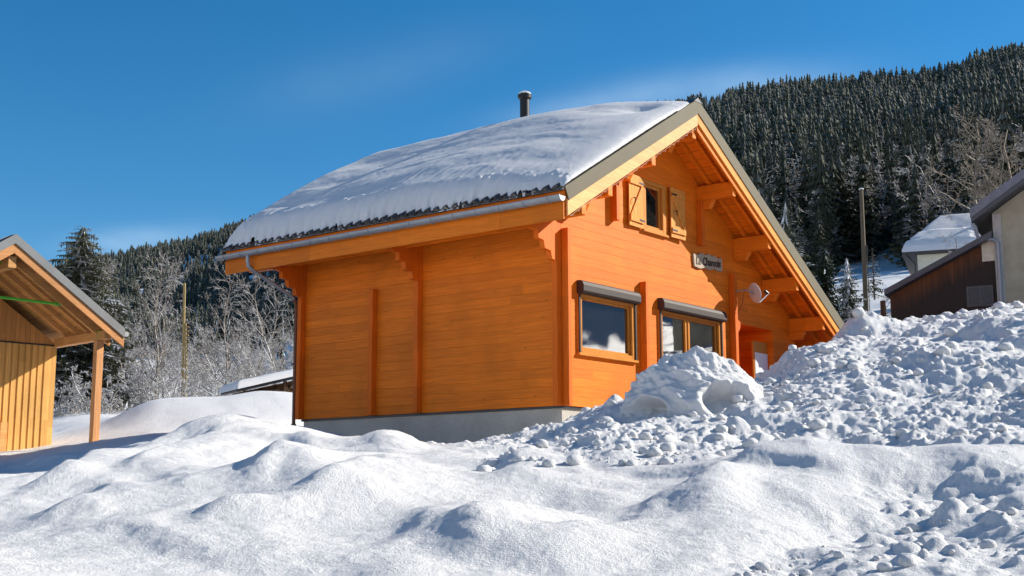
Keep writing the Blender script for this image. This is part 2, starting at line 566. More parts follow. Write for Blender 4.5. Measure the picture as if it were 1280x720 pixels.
def detail(PH, Rr):
    """small relief of the snow, metres"""
    X, Y = Rr * np.sin(PH), Rr * np.cos(PH)
    with np.errstate(divide='ignore', invalid='ignore'):
        px = 640 + np.clip(np.tan(np.clip(PH, -1.2, 1.2)), -2, 2) * FPX * 1.005
    wx = X + .5 * fbm(X * .5, Y * .5, 61, 2); wy = Y + .5 * fbm(X * .5 + 40, Y * .5, 62, 2)
    near = sstep(3, 7, Rr)
    fade = near * (1 - .75 * sstep(26, 40, Rr))
    # drifts: ridges running away from the road
    n0 = fbm(wx / 1.7 + wy * .16, wy / 3.4, 3, 2, .40)
    z = fade * (.19 * fbm((wx + .45 * n0) / 1.7 + wy * .16, wy / 3.4, 3, 3, .40) + .05 * fbm(wx / .7, wy / 1.3, 9, 2))
    z += fade * (.006 * fbm(X * 6, Y * 6, 21, 3) + .020 * fbm(X * 2.6, Y * 1.9, 24, 3) + .007 * fbm(X * 11, Y * 9, 26, 3, .6))
    # masks of broken, ploughed snow
    mC = sstep(-60, 70, px - (845 + (Rr - 7) * 62) + 60 * fbm(X * .9, Y * .9, 36, 2)) * (1 - sstep(10.8, 12.2, Rr)) * sstep(4, 6.5, Rr)
    mB = sstep(-50, 70, px - (930 - 15 * (Rr - 15))) * sstep(13.0, 14.6, Rr) * (1 - sstep(36, 48, Rr))
    mA = sstep(540, 680, px - 18 * (18 - Rr)) * (1 - sstep(990, 1060, px)) * sstep(13.2, 15.2, Rr + .8 * fbm(X * .7, Y * .7, 5, 2)) * (1 - sstep(22, 24, Rr))
    mask = np.maximum(np.maximum(mA, mB), mC)
    patch = sstep(-.10, .40, fbm(X * .8, Y * .8, 33, 3))
    jx = X + .05 * fbm(X * 3.5, Y * 3.5, 71, 3); jy = Y + .05 * fbm(X * 3.5, Y * 3.5, 72, 3)
    c1 = clods(jx, jy, .55, 101, .14, .5, .55)
    c2 = clods(jx + .1, jy + .2, .25, 201, .2, .58, .62)
    c3 = clods(X, Y, .11, 301, .2, .6, .6)
    p2 = sstep(-.12, .55, fbm(X * 1.7 + 9, Y * 1.7, 34, 3))
    rough = .17 * fbm(X * .8, Y * .8, 41, 3, .55) + .13 * (.5 - np.abs(fbm(X * 1.9, Y * 1.9, 43, 4, .58))) + (.022 - .014 * mC) * fbm(X * 9, Y * 9, 45, 3, .6)
    rough = rough * (1 - .55 * mC) * (1 - .15 * mB)
    lump = np.maximum(c1 * patch, c2 * (.25 + .75 * p2)) * .66 + c3 * (.25 + .6 * p2) * (1 - .4 * mC)
    z += mask * (lump + rough) - mB * .05
    lumpC = np.maximum(clods(X + .03 * fbm(X * 4, Y * 4, 73, 2), Y, .44, 501, .2, .5, .6), clods(X + .3, Y, .20, 511, .22, .6, .75)) * .78
    z += mC * (lumpC * (.4 + .6 * p2) - lump * .85)
    # fresh snow softens the clods nearest the road
    z -= mC * .06
    z += mC * .05 * fbm(X * .9, Y * .9, 77, 2) - mC * .08
    for rd in RIDGES:
        z += ridge(X, Y, *rd)
    # single mounds and hollows of the foreground
    for b in BUMPS:
        z += gauss_bump(X, Y, *b)
    # far ground roughness
    z += sstep(60, 160, Rr) * 1.6 * fbm(X / 30, Y / 30, 91, 3) + sstep(300, 600, Rr) * 7 * fbm(X / 110, Y / 110, 95, 3)
    return z


def ridge(X, Y, a, b, h, wl=.20, wr=.8):
    """wind-sharpened drift: steep on its left side, gentle on its right"""
    p, q = at(*a), at(*b)
    d = q[:2] - p[:2]; L = np.hypot(*d); d = d / L
    sx, sy = X - p[0], Y - p[1]
    t = (sx * d[0] + sy * d[1]) / L
    s = sx * d[1] - sy * d[0] + .10 * np.sin(t * 5 + p[0] * 3)      # positive on the right of the crest
    e = np.exp(-(s / np.where(s > 0, wr, wl + .07)) ** 2)
    h = h * (.58 + .42 * min(1, max(0, (a[2] - 9) / 6)))
    return h * e * sstep(-.25, .25, t) * (1 - sstep(.75, 1.3, t))


RIDGES = [((45, 612, 13.5), (150, 575, 19), .30), ((165, 602, 14.5), (262, 565, 19.5), .24), ((200, 570, 19.5), (285, 538, 24), .18),
          ((82, 648, 10.8), (142, 616, 13.5), .20, .16, .6), ((235, 630, 12), (218, 596, 15), .16), ((334, 648, 10.8), (385, 560, 19), .30, .22, .9),
          ((400, 652, 10.6), (490, 602, 14.5), .26), ((480, 690, 8.4), (590, 645, 11), .20, .18, .7), ((590, 698, 8.1), (660, 655, 10.4), .22, .16, .6),
          ((725, 692, 8.3), (845, 636, 11.3), .19, .18, .7), ((890, 600, 11.0), (968, 566, 12.8), .20, .18, .9), ((650, 600, 14.2), (700, 575, 17), .2)]


BUMPS = [(312, 530, 21.2, .7, .9, .10), (250, 550, 20.5, .9, 1.0, .10), (560, 648, 10.6, .28, .5, -.04),
         (285, 655, 10.4, .28, .34, .13), (640, 600, 13.2, .5, .6, .10), (410, 600, 14.2, .5, 1.4, .10), (340, 625, 12.2, .22, 1.2, -.09),
         (690, 545, 18.6, .35, .5, .18), (640, 570, 17.0, .5, .4, .16), (850, 600, 10.6, .7, .5, .10), (100, 590, 21, .8, 1.6, .12),
         (180, 570, 22, .9, 1.4, .12), (520, 700, 7.7, .3, .4, .04), (720, 690, 8.0, .35, .6, .05), (1075, 402, 22.5, .4, .5, .25), (1000, 432, 21, .5, .5, .12),
         (200, 520, 43, 2.6, 2.2, .3), (335, 505, 44, 1.8, 2.2, .3), (1010, 640, 9.6, .5, .7, .06), (1240, 600, 9.0, .5, .6, .04)]


def base_height(ph1, r1):
    """grid of heights for 1-D arrays of angle and radius"""
    zr = pchip(LN, prof, np.log(r1))              # (cols, nr)
    return pchip(phis, zr.T, ph1).T               # (nphi, nr)


def height(x, y):
    ph, r = math.atan2(x, y), math.hypot(x, y)
    zb = base_height(np.array([ph]), np.array([max(r, 1.0)]))[0, 0]
    return float(zb + detail(np.array([[ph]]), np.array([[r]]))[0, 0])


def heights(ph, r):
    """arrays of scattered points"""
    out = np.zeros(len(ph))
    for i in range(0, len(ph)):
        out[i] = base_height(ph[i:i + 1], r[i:i + 1])[0, 0]
    return out + detail(ph[None], r[None])[0]


def polar_sheet(name, ph, r, mat):
    Z = base_height(ph, r)
    PH, RR = np.meshgrid(ph, r, indexing='ij')
    Z = Z + detail(PH, RR)
    V = np.stack([RR * np.sin(PH), RR * np.cos(PH), Z], -1).reshape(-1, 3)
    n, k = PH.shape
    i = np.arange(n - 1)[:, None] * k + np.arange(k - 1)[None]
    F = np.stack([i, i + k, i + k + 1, i + 1], -1).reshape(-1, 4)[:, ::-1]
    return link(name, np_mesh(name, V, F, mat))


ph_in = np.linspace(R(-27), R(36), 1520)
ph_l = np.linspace(R(-180), R(-27), 190)[:-1]; ph_r = np.linspace(R(36), R(180), 190)[1:]
ph_all = np.concatenate([ph_l, ph_in, ph_r])
r_near = np.concatenate([np.linspace(.6, 5.5, 26)[:-1], 5.5 * (28 / 5.5) ** np.linspace(0, 1, 640)[:-1], 28 * (170 / 28) ** np.linspace(0, 1, 190)])
tag(polar_sheet('snow_ground', ph_all, r_near, M_snow), kind='structure')
r_far = 170 * (2400 / 170) ** np.linspace(0, 1, 110)
ph_far = np.concatenate([np.linspace(R(-180), R(-26), 100)[:-1], np.linspace(R(-26), R(26), 240), np.linspace(R(26), R(180), 100)[1:]])
tag(polar_sheet('hillside', ph_far, r_far, M_snow_far), kind='structure')

# ------------------------------------------------------------------ chalet (local frame: u along the gable, v along the long wall, z up)
HO = np.array([.951, 24.0, 1.611]); HYAW = R(51.611 - 0)
hu = np.array([math.cos(HYAW), math.sin(HYAW), 0]); hv = np.array([-math.sin(HYAW), math.cos(HYAW), 0])
OV, VB, OE, UR, RU, SL = 1.013, 8.64, 1.261, 10.80, 3.616, .583
ZE, ZR = 3.863, 6.706


def ztop(u):
    return ZR - SL * abs(u - RU)


LV, UW = 7.30, 9.95
house = thing('chalet', 'orange timber chalet with snowy roof, green verge and brown roller shutter boxes', 'chalet', tuple(HO), HYAW)

# walls ----------------------------------------------------------------
OPEN = [(.55, 2.50, 1.05, 2.24), (3.52, 6.12, .03, 2.24), (2.96, 3.80, 3.88, 4.98), (6.86, 8.75, .0, 2.28)]
mb = MB()
br = sorted({0., .12, RU, UW} | {q for o in OPEN for q in o[:2]})
for a, b in zip(br[:-1], br[1:]):
    zt = lambda u: ztop(u) - .40
    cur = 0.0
    holes = sorted([o[2:] for o in OPEN if o[0] <= a + 1e-6 and o[1] >= b - 1e-6])
    for h0, h1 in holes:
        if h0 - cur > .001:
            mb.box((a, 0, cur), (b, .12, h0))
        cur = h1
    mb.prism([(a, 0, cur), (b, 0, cur), (b, 0, zt(b)), (a, 0, zt(a))], (0, .12, 0))
mb.build('wall', M_log, house)
MB().box((0, .121, 0), (.12, LV - .121, ztop(0) - .42)).build('wall', M_log, house)
MB().box((UW - .12, .121, 0), (UW, LV - .121, ztop(UW) - .42)).build('wall', M_log, house)
MB().prism([(0, LV - .12, 0), (UW, LV - .12, 0), (UW, LV - .12, ztop(UW) - .4), (RU, LV - .12, ZR - .4), (0, LV - .12, ztop(0) - .4)], (0, .12, 0)).build('wall', M_log, house)
# porch recess
m2 = MB()
m2.box((6.74, 1.5, 0), (8.87, 1.6, 2.40)); m2.box((6.74, .121, 0), (6.86, 1.499, 2.40)); m2.box((8.75, .121, 0), (8.87, 1.499, 2.40))
m2.box((6.861, .121, 2.28), (8.749, 1.499, 2.38)); m2.box((6.861, .0, -.12), (8.749, 1.499, -.0))
m2.build('porch_recess', M_log, house)
MB().box((.06, .06, -2.4), (UW - .06, LV - .06, -.012)).build('plinth', M_conc, house)
MB().box((.02, .02, -.045), (UW - .02, LV - .02, -.005)).build('sill_strip', M_dark, house)
MB().tube([(.38, .05, -.30), (.42, .0, -.20), (.62, -.02, -.16)], .014, 6).build('anchor_rod', M_iron, house, True)

# crossing log ends
def log_end(a, b, z1=None, top=None):
    return MB().box(a, b).build('log_end', M_post, house, bevel=.008)


log_end((0.0, -.155, 0), (.115, -.001, 3.42))                # corner, end of the long wall
log_end((2.76, -.155, 0), (2.885, -.001, 2.72))
log_end((6.60, -.155, 0), (6.735, -.001, 3.42))
log_end((1.72, -.155, 3.86), (1.84, -.001, ztop(1.8) - .85))
log_end((5.19, -.155, 3.86), (5.31, -.001, ztop(5.25) - .85))
log_end((-.155, 3.60, 0), (-.001, 3.72, 2.75))
log_end((-.155, 4.92, 0), (-.001, 5.04, 2.72))
# stepped corbels under the eave
for v0, zb in ((.0, 0.0), (3.60, 2.751), (LV - .12, 0.0)):
    c = MB()
    prof_c = [(-.001, zb if zb else 2.62), (-.16, zb if zb else 2.62), (-.16, 2.76), (-.30, 2.78), (-.34, 2.93), (-.52, 2.95), (-.56, 3.10), (-.72, 3.12), (-.74, 3.27), (-.92, 3.29), (-.92, 3.50), (-.001, 3.90)]
    if not zb:
        prof_c = [(-.001, 0), (-.155, 0), (-.155, 2.62)] + prof_c[2:]
    c.prism([(u, v0, z) for u, z in prof_c], (0, .118, 0))
    c.build('corbel', M_post, house, bevel=.006)
MB().prism([(6.735, -.11, 2.02), (6.80, -.11, 2.02), (6.92, -.11, 2.16), (6.92, -.11, 2.30), (6.735, -.11, 2.36)], (0, .105, 0)).build('corbel', M_post, house)

# roof -----------------------------------------------------------------
r = MB()
e0 = -OE + .06
r.prism([(e0, -OV + .05, ztop(e0) - .06), (RU, -OV + .05, ZR - .06), (UR - .06, -OV + .05, ztop(UR - .06) - .06),
         (UR - .06, -OV + .05, ztop(UR - .06) - .36), (RU, -OV + .05, ZR - .38), (e0, -OV + .05, ztop(e0) - .36)], (0, VB + OV - .1, 0))
roof = r.build('roof', M_soffit, house)
# rafters (visible under the verge) and purlins
for v in (-.70, -.34):
    for s in (0, 1):
        u0, u1 = (e0 + .1, RU - .03) if s == 0 else (RU + .03, UR - .15)
        MB().prism([(u0, v, ztop(u0) - .385), (u1, v, ztop(u1) - .385), (u1, v, ztop(u1) - .49), (u0, v, ztop(u0) - .49)], (0, .075, 0)).build('rafter', M_beam, house)
for u in (-.52, .37, 1.96, RU, 5.32, 6.95, 8.34, 9.73):
    h = .34
    zb = ztop(u) - .82 if abs(u - RU) > .1 else ZR - .86
    w = .075
    p = MB().box((u - w, -OV + .10, zb), (u + w, 0 - .002, zb + h))
    if u not in (-.52,):                                         # under-corbel at the wall
        p.prism([(u - w, -.002, zb - .001), (u - w, -.002, zb - .20), (u - w, -.30, zb - .20), (u - w, -.42, zb - .001)], (2 * w, 0, 0))
    p.build('purlin', M_beam, house, bevel=.008)
MB().box((-.60, .13, 3.40), (-.46, VB - .15, 3.62)).build('purlin', M_beam, house)
# fascia boards and metal verge
def rake(u0, u1, v, t, d0, d1, name, mat, tip0=None):
    pts = [(u0, v, ztop(u0) - d0), (u1, v, ztop(u1) - d0), (u1, v, ztop(u1) - d1), (u0, v, ztop(u0) - d1)]
    return MB().prism(pts, (0, t, 0)).build(name, mat, house)


rake(-OE + .10, RU, -OV + .008, .035, .27, .585, 'fascia_board', M_fascia_sunlit)
rake(RU + .002, UR - .33, -OV + .008, .035, .27, .52, 'fascia_board', wood('fascia_wood_right', (.76, .30, .05), (.86, 0, -.5), (0, .3, 1), .9, groove=0, knots=.3, vary=.1))
rake(RU + .04, UR - .45, -OV + .046, .04, .44, .665, 'fascia_board', M_beam)
f = MB()
for u0, u1 in ((-OE, RU), (RU + .001, UR)):
    a, b = (u0 + .12 if u0 < 0 else u0), (u1 - .28 if u1 > 5 else u1)
    f = MB()
    f.prism([(u0, -OV - .012, ztop(u0)), (u1, -OV - .012, ztop(u1)), (b, -OV - .012, ztop(b) - .335), (a, -OV - .012, ztop(a) - .31)], (0, .018, 0))
    f.prism([(u0, -OV + .006, ztop(u0)), (u1, -OV + .006, ztop(u1)), (u1, -OV + .006, ztop(u1) - .02), (u0, -OV + .006, ztop(u0) - .02)], (0, .16, 0))
    f.build('verge_flashing', M_flash, house)
MB().prism([(RU - .16, -OV - .02, ZR - .075), (RU, -OV - .02, ZR + .03), (RU + .16, -OV - .02, ZR - .075)], (0, 9.6, 0)).build('ridge_cap', M_dark, house)
g = MB()
for u0, u1 in ((-OE, RU), (RU + .001, UR)):
    g.prism([(u0, VB, ztop(u0) + .01), (u1, VB, ztop(u1) + .01), (u1, VB, ztop(u1) - .33), (u0, VB, ztop(u0) - .33)], (0, .03, 0))
g.build('verge_flashing', M_flash, house)
MB().box((-OE + .02, -OV + .05, 3.27), (-OE + .06, VB - .1, 3.70)).build('eave_board', M_eave, house)
MB().box((UR - .05, -OV + .05, ztop(UR) - .5), (UR - .01, VB - .1, ztop(UR) - .06)).build('eave_board', M_eave, house)
# tiles at the eave
t = MB()
nv = 39
seg = 10
for k in range(nv):
    v0 = -OV + .12 + k * .243
    for j, (du, dz) in enumerate(((0, 0), (.30, .012))):
        pts = []
        for i in range(seg + 1):
            x = i / seg
            zz = .05 * math.sin(math.pi * min(1, x / .62)) if x < .62 else -.022 * math.sin(math.pi * (x - .62) / .38)
            pts.append((x * .243, zz))
        u0 = -OE - .045 + du
        lo = [(u0, v0 + a, ztop(-OE) + SL * (u0 + OE) + .015 + b + dz) for a, b in pts]
        hi = [(u0 + .40, v0 + a, ztop(-OE) + SL * (u0 + .40 + OE) + .0 + b) for a, b in pts]
        bt = [(u0, y, z - .018) for _, y, z in lo]
        n = len(lo)
        t.add(lo + hi + bt, [(i, i + 1, n + i + 1, n + i) for i in range(seg)] + [(i, 2 * n + i, 2 * n + i + 1, i + 1) for i in range(seg)])
t.box((-OE + .0, -OV + .08, ZE - .06), (-OE + .05, VB - .02, ZE - .012))
t.build('roof_tiles', M_tile, house)
# gutter
gm = MB()
gu, gz, gr = -OE - .105, 3.665, .088
n = 10
ring = lambda v, rr: [(gu - rr * math.cos(math.pi * k / n), v, gz - rr * math.sin(math.pi * k / n) * 1.05) for k in range(n + 1)]
o_, i_ = ring(-OV - .02, gr), ring(-OV - .02, gr - .012)
o2, i2 = ring(VB, gr), ring(VB, gr - .012)
sec = lambda a, b: a + b[::-1]
A, B = sec(o_, i_), sec(o2, i2)
m_ = len(A)
gm.add(A + B, [(k, (k + 1) % m_, m_ + (k + 1) % m_, m_ + k) for k in range(m_)])
gm.prism(ring(-OV - .022, gr + .004), (0, .02, 0)); gm.prism(ring(VB - .02, gr + .004), (0, .022, 0))
gm.tube([(gu - gr + .002, -OV - .02, gz + .004), (gu - gr + .002, VB, gz + .004)], .011, 6)
gut = gm.build('gutter', M_zinc, house, True)
for k in range(17):
    v = -.75 + k * .57
    q = [(gu - (gr + .006) * math.cos(math.pi * i / n), v, gz - (gr + .006) * math.sin(math.pi * i / n) * 1.05) for i in range(0, n + 1)]
    MB().tube(q + [(gu + gr + .03, v, gz + .02)], .010, 5).build('gutter_bracket', M_zinc, gut)
dp = [(gu, 7.62, gz - .05), (gu, 7.62, gz - .17), (gu + .02, 7.62, gz - .30), (gu + .10, 7.60, gz - .38), (-.33, 7.38, gz - .86), (-.22, 7.36, gz - .95), (-.13, 7.37, gz - 1.08), (-.12, 7.37, -.10)]
MB().tube(dp[:6], .045, 10).build('downpipe', M_zinc, house, True)
MB().tube(dp[5:], .04, 10).build('downpipe', plain('brown_pipe', (.16, .055, .025), .6), house, True)
MB().tube([(-.12, 7.37, -.10), (-.12, 7.37, -.32)], .06, 10).build('pipe_shoe', M_dark, house)

# chimney flue
ch = MB().lathe([(.115, 0), (.115, 1.10)], (3.80, 3.82, 6.60), 20).build('chimney', M_iron, house, True)
MB().lathe([(.115, 0), (.165, .03), (.17, .11), (.15, .13)], (3.80, 3.82, 7.70), 20).build('cap', M_iron, ch, True)
MB().lathe([(.145, 0), (.15, .03), (.10, .06), (.02, .075)], (3.80, 3.82, 7.831), 16).build('cap_snow', M_snow_roof, ch, True)


# windows --------------------------------------------------------------
def casement(u0, u1, z0, z1, name, mull=None, box=True, sill=True, door=False):
    root = MB()
    t = .085
    for a, b in (((u0 - .05, -.03, z0), (u0 + t, .02, z1)), ((u1 - t, -.03, z0), (u1 + .05, .02, z1)),
                 ((u0 + t, -.03, z1 - t), (u1 - t, .02, z1)), ((u0 + t, -.03, z0), (u1 - t, .02, z0 + t))):
        root.box(a, b)
    fr = root.build(name, M_joinery, house, bevel=.006)
    s = MB()
    a0, a1, b0, b1 = u0 + .03, u1 - .03, z0 + .03, z1 - .03
    k = .10
    for a, b in (((a0, .03, b0), (a0 + k, .10, b1)), ((a1 - k, .03, b0), (a1, .10, b1)), ((a0 + k, .03, b1 - k), (a1 - k, .10, b1)), ((a0 + k, .03, b0), (a1 - k, .10, b0 + k))):
        s.box(a, b)
    if mull:
        s.box((mull - .10, .02, b0 + k), (mull + .10, .10, b1 - k)); s.box((mull - .015, -.005, b0 + k), (mull + .015, .018, b1 - k))
    s.build('sash', M_joinery, fr, bevel=.006)
    parts = [(a0 + k, a1 - k)] if not mull else [(a0 + k, mull - .10), (mull + .10, a1 - k)]
    for p0, p1 in parts:
        MB().box((p0, .065, b0 + k), (p1, .085, b1 - k)).build('glass', M_glass, fr)
    if sill:
        MB().box((u0 - .08, -.075, z0 - .055), (u1 + .08, .0 - .002, z0 - .003)).build('sill', M_joinery, fr, bevel=.006)
    if box:
        c = MB()
        y0, y1, zb, zt = -.175, -.002, z1 - .03, z1 + .225
        pr = [(y1, zb), (y0 + .03, zb), (y0, zb + .04), (y0, zt - .10), (y0 + .03, zt - .035), (y0 + .085, zt), (y1, zt)]
        c.prism([(u0 - .06, y, z) for y, z in pr], (u1 - u0 + .12, 0, 0))
        c.build('shutter_box', M_shutbox, fr, bevel=.005)
        MB().box((u0 - .045, -.06, z0), (u0 - .0, -.031, zb)).build('shutter_rail', M_shutbox, fr)
        MB().box((u1 - .0, -.06, z0), (u1 + .045, -.031, zb)).build('shutter_rail', M_shutbox, fr)
    return fr


casement(.55, 2.50, 1.05, 2.24, 'window')
casement(3.52, 6.12, .03, 2.24, 'glazed_door', mull=4.72, sill=False)
casement(2.96, 3.80, 3.88, 4.98, 'window', box=False)
# attic shutters
def shutter(hx, w, ang, flip):
    s = MB().box((0, -.035, 0), (w, 0, 1.12))
    o = s.build('shutter', M_shut, house, bevel=.005)
    o.location = (hx, -.05, 3.86); o.rotation_euler = (0, 0, ang)
    y0, y1 = -.066, -.036
    b = MB().box((.02, y0, .10), (w - .02, y1, .22)).box((.02, y0, .90), (w - .02, y1, 1.02))
    dx0, dx1 = (.06, w - .06) if flip else (w - .06, .06)
    b.prism([(dx0 - .04, y0, .223), (dx0 + .04, y0, .223), (dx1 + .04, y0, .897), (dx1 - .04, y0, .897)], (0, y1 - y0 - .002, 0))
    b.build('brace', M_shut, o, bevel=.004)
    for z in (.16, .96):
        hb = MB()
        hb.box((.0, -.072, z - .02), (.20, -.066, z + .02)) if hx > 3.5 else hb.box((w - .20, -.072, z - .02), (w, -.066, z + .02))
        hb.build('hinge', M_iron, o)
    MB().tube([(w * .25, -.05, .60), (w * .25, -.10, .60), (w * .25, -.10, .50)], .012, 6).build('latch', M_iron, o)
    return o


shutter(2.30, .58, R(2.5), True)
shutter(3.96, .58, R(-2), False)
# porch door
pd = MB().box((8.02, .15, .0), (8.745, .20, 1.98)).build('door', M_joinery, house, bevel=.005)
MB().box((8.08, .135, .3), (8.72, .149, 1.70)).build('pane', plain('snow_reflection_pane', (.80, .82, .86), .3, 0, .05, 3.), pd)  # snow reflected in the door glass, painted as an even pale tone

# snow on the roof -------------------------------------------------------
nu, nvv = 300, 420
RAMP = 11.0
a_ = np.linspace(0, 1, nu); b_ = np.linspace(0, 1, nvv)
Sg, Vg = np.meshgrid(a_, b_, indexing='ij')
uu = -OE - .02 + Sg * (RU + 2.2 + OE + .02)                     # over the ridge a little way down the far slope
vv = -OV + .02 + Vg * (VB + OV + .06)
de = uu + OE + .02 - .055 - .13 * fbm(vv * 1.3, uu * 0, 4, 4, .7)    # from the eave
de = de - .04 * np.clip(np.sin((vv - (-OV + .12)) / .243 * 2 * np.pi - .6), 0, 1) * 1.0
dvn = vv + OV - .02
dvf = VB + .08 - vv
thick = .46 + .13 * sstep(.6, 4.5, dvn) + .06 * fbm(uu * .7, vv * .35, 8, 3)
thick = thick * (.14 + .86 * np.sqrt(np.clip(1 - (1 - np.clip(dvn / .8, 0, 1)) ** 2, 0, 1))) * (.62 + .38 * sstep(.2, 2.2, dvn)) * (1 - .5 * sstep(RU - 2.0, RU, uu) * np.exp(-np.clip(dvn, 0, None) / 1.0))
lipe = np.sqrt(np.clip(1 - (1 - np.clip(de / .34, 0, 1)) ** 2, 0, 1))
lipf = np.sqrt(np.clip(1 - (1 - np.clip(dvf / .50, 0, 1)) ** 2, 0, 1))
# drift lines that run along the roof
ridges = .065 * fbm(uu * .9 + .8 * fbm(vv * .35, uu * .35, 31, 2), vv * .22, 14, 3) + .005 * fbm(uu * 3.2 + .9 * fbm(vv * .5, uu * .6, 33, 2), vv * .55, 15, 2)
thick = thick * (.84 + .16 * sstep(.1, 1.6, de)) + ridges * sstep(.2, 1.2, de) * sstep(.3, 1.5, dvn)
thick = np.clip(thick, .02, None) * lipe * lipf
thick = thick * np.where(uu > RU, 1 - .8 * sstep(RU, RU + 1.6, uu), 1)
dn = np.sqrt((uu - (RU - .75)) ** 2 + ((vv + .1) * .8) ** 2)
thick -= .10 * np.exp(-(dn / .33) ** 2) * sstep(.2, .6, dvn)
crumb = np.maximum(clods(uu, vv, .16, 77, .2, .55, .5), .4 * clods(uu, vv, .08, 78, .2, .6, .7)) * (1 - sstep(.25, .55, de)) * sstep(-.02, .08, de) * .5
rz = ZR - np.sqrt((SL * (uu - RU)) ** 2 + .10 ** 2) + .10
rz = np.where(np.abs(uu - RU) > .8, ZR - SL * np.abs(uu - RU), ZR - np.sqrt((SL * (uu - RU)) ** 2 + .02))
zz = rz + np.clip(thick + crumb, 0, None) + .004 * fbm(uu * 9, vv * 9, 19, 2)
zz = np.where(de < 0, rz - .05, zz)
cent = np.stack([uu, vv, zz], -1).reshape(-1, 3)
i = np.arange(nu - 1)[:, None] * nvv + np.arange(nvv - 1)[None]
F = np.stack([i, i + nvv, i + nvv + 1, i + 1], -1).reshape(-1, 4)
W = HO + cent[:, :1] * hu + cent[:, 1:2] * hv + cent[:, 2:] * np.array([0, 0, 1])
sn = link('roof_snow', np_mesh('roof_snow', W, F, M_snow_roof))
tag(sn, 'thick drifted snow blanket lying on the roof of the orange chalet', 'snow')

# name board ---------------------------------------------------------------
sg = MB()
L0, L1 = -.70, .70
top = [(L0 + (L1 - L0) * k / 14, .165 + .022 * math.sin(k * 1.9) + (.03 if 2 < k < 11 else -.01)) for k in range(15)]
bot = [(L0 + (L1 - L0) * k / 14 + (.03 if k == 0 else 0), -.165 + .02 * math.sin(k * 1.3 + 1)) for k in range(14, -1, -1)]
sg.prism([(x, 0, z) for x, z in top + bot], (0, .045, 0))
M_sign = plain('shaded_sign_wood', (.37, .29, .20), .7, 0, .18, 9.)  # wood tone lowered to carry the shade that lies on the board
sign = sg.build('name_sign', M_sign, None, bevel=.006)
sp_ = HO + 5.60 * hu - .052 * hv + np.array([0, 0, 3.53])
sign.scale = (.93, 1, .93); sign.location = tuple(sp_); sign.rotation_euler = (0, R(-3.5), HYAW)
tag(sign, 'pale wooden name board with dark lettering on the chalet gable', 'sign')
cu = bpy.data.curves.new('lettering', 'FONT')
cu.body = 'Le Chamois'; cu.size = .27; cu.extrude = .004; cu.align_x = 'CENTER'; cu.align_y = 'CENTER'; cu.shear = .12; cu.offset = .006
tmp = bpy.data.objects.new('lettering', cu)
me = bpy.data.meshes.new_from_object(tmp)
bpy.data.objects.remove(tmp)
xs = [v.co.x for v in me.vertices]; wd = max(xs) - min(xs)
for v in me.vertices:
    x, y, z = v.co
    v.co = (x * 1.20 / wd, -.005 - z, y)
me.materials.clear(); me.materials.append(plain('burnt_lettering', (.05, .025, .012), .7))
link('lettering', me, sign)

# satellite dish --------------------------------------------------------------
ds = thing('satellite_dish', 'grey satellite dish on a wall bracket under the chalet roof', 'satellite dish', tuple(HO + 6.67 * hu - .16 * hv + np.array([0, 0, 2.93])), HYAW)
MB().tube([(0, 0, .06), (0, -.26, .06), (.10, -.34, .02), (.16, -.36, -.02)], .018, 8).build('bracket', M_zinc, ds, True)
dd = MB()
rings = []
nrm = Vector((.86, -.42, .30)).normalized(); ax = Vector((0, 0, 1)); ax = (ax - nrm * ax.dot(nrm)).normalized(); bx_ = nrm.cross(ax)
c0 = Vector((.20, -.37, 0))
K, NR = 28, 7
vs = [c0]
for j in range(1, NR + 1):
    rr = .215 * j / NR
    for k in range(K):
        th = 2 * math.pi * k / K
        vs.append(c0 + (ax * 1.1 * math.cos(th) + bx_ * math.sin(th)) * rr + nrm * (.55 * rr * rr))
nb = len(vs)
back = [v - nrm * .015 for v in vs]
fs = [(0, 1 + k, 1 + (k + 1) % K) for k in range(K)]
for j in range(NR - 1):
    fs += [(1 + j * K + k, 1 + (j + 1) * K + k, 1 + (j + 1) * K + (k + 1) % K, 1 + j * K + (k + 1) % K) for k in range(K)]
fb = [tuple(nb + i for i in f[::-1]) for f in fs]
rim = [(1 + (NR - 1) * K + k, nb + 1 + (NR - 1) * K + k, nb + 1 + (NR - 1) * K + (k + 1) % K, 1 + (NR - 1) * K + (k + 1) % K) for k in range(K)]
dd.add(vs + back, fs + fb + rim)
dd.build('dish', M_dish, ds, True)
lo_ = c0 - ax * .225 + nrm * .02
tip = c0 + nrm * .40 - ax * .10
MB().tube([lo_, c0 - ax * .235 + nrm * .08, tip], .014, 6).build('arm', M_white, ds, True)
MB().tube([tip - nrm * .03, tip + ax * .07 - nrm * .10], [.035, .045], 10).build('receiver', M_dark, ds, True)
MB().tube([(0.02, -.2, .05), (.02, -.14, -.25), (.02, -.02, -.45)], .006, 5).build('cable', M_dark, ds)

# lamp in the porch
lm = thing('wall_lamp', 'small dark wall lamp inside the shaded porch of the chalet', 'lamp', tuple(HO + 6.862 * hu + .55 * hv + np.array([0, 0, 1.93])), HYAW)
MB().tube([(0, 0, 0), (.12, 0, .05), (.20, 0, .02)], .018, 8).build('arm', M_iron, lm)
MB().lathe([(.03, .02), (.08, 0), (.11, -.07), (.105, -.09)], (.20, 0, 0), 14).build('lamp_shade', M_iron, lm, True)

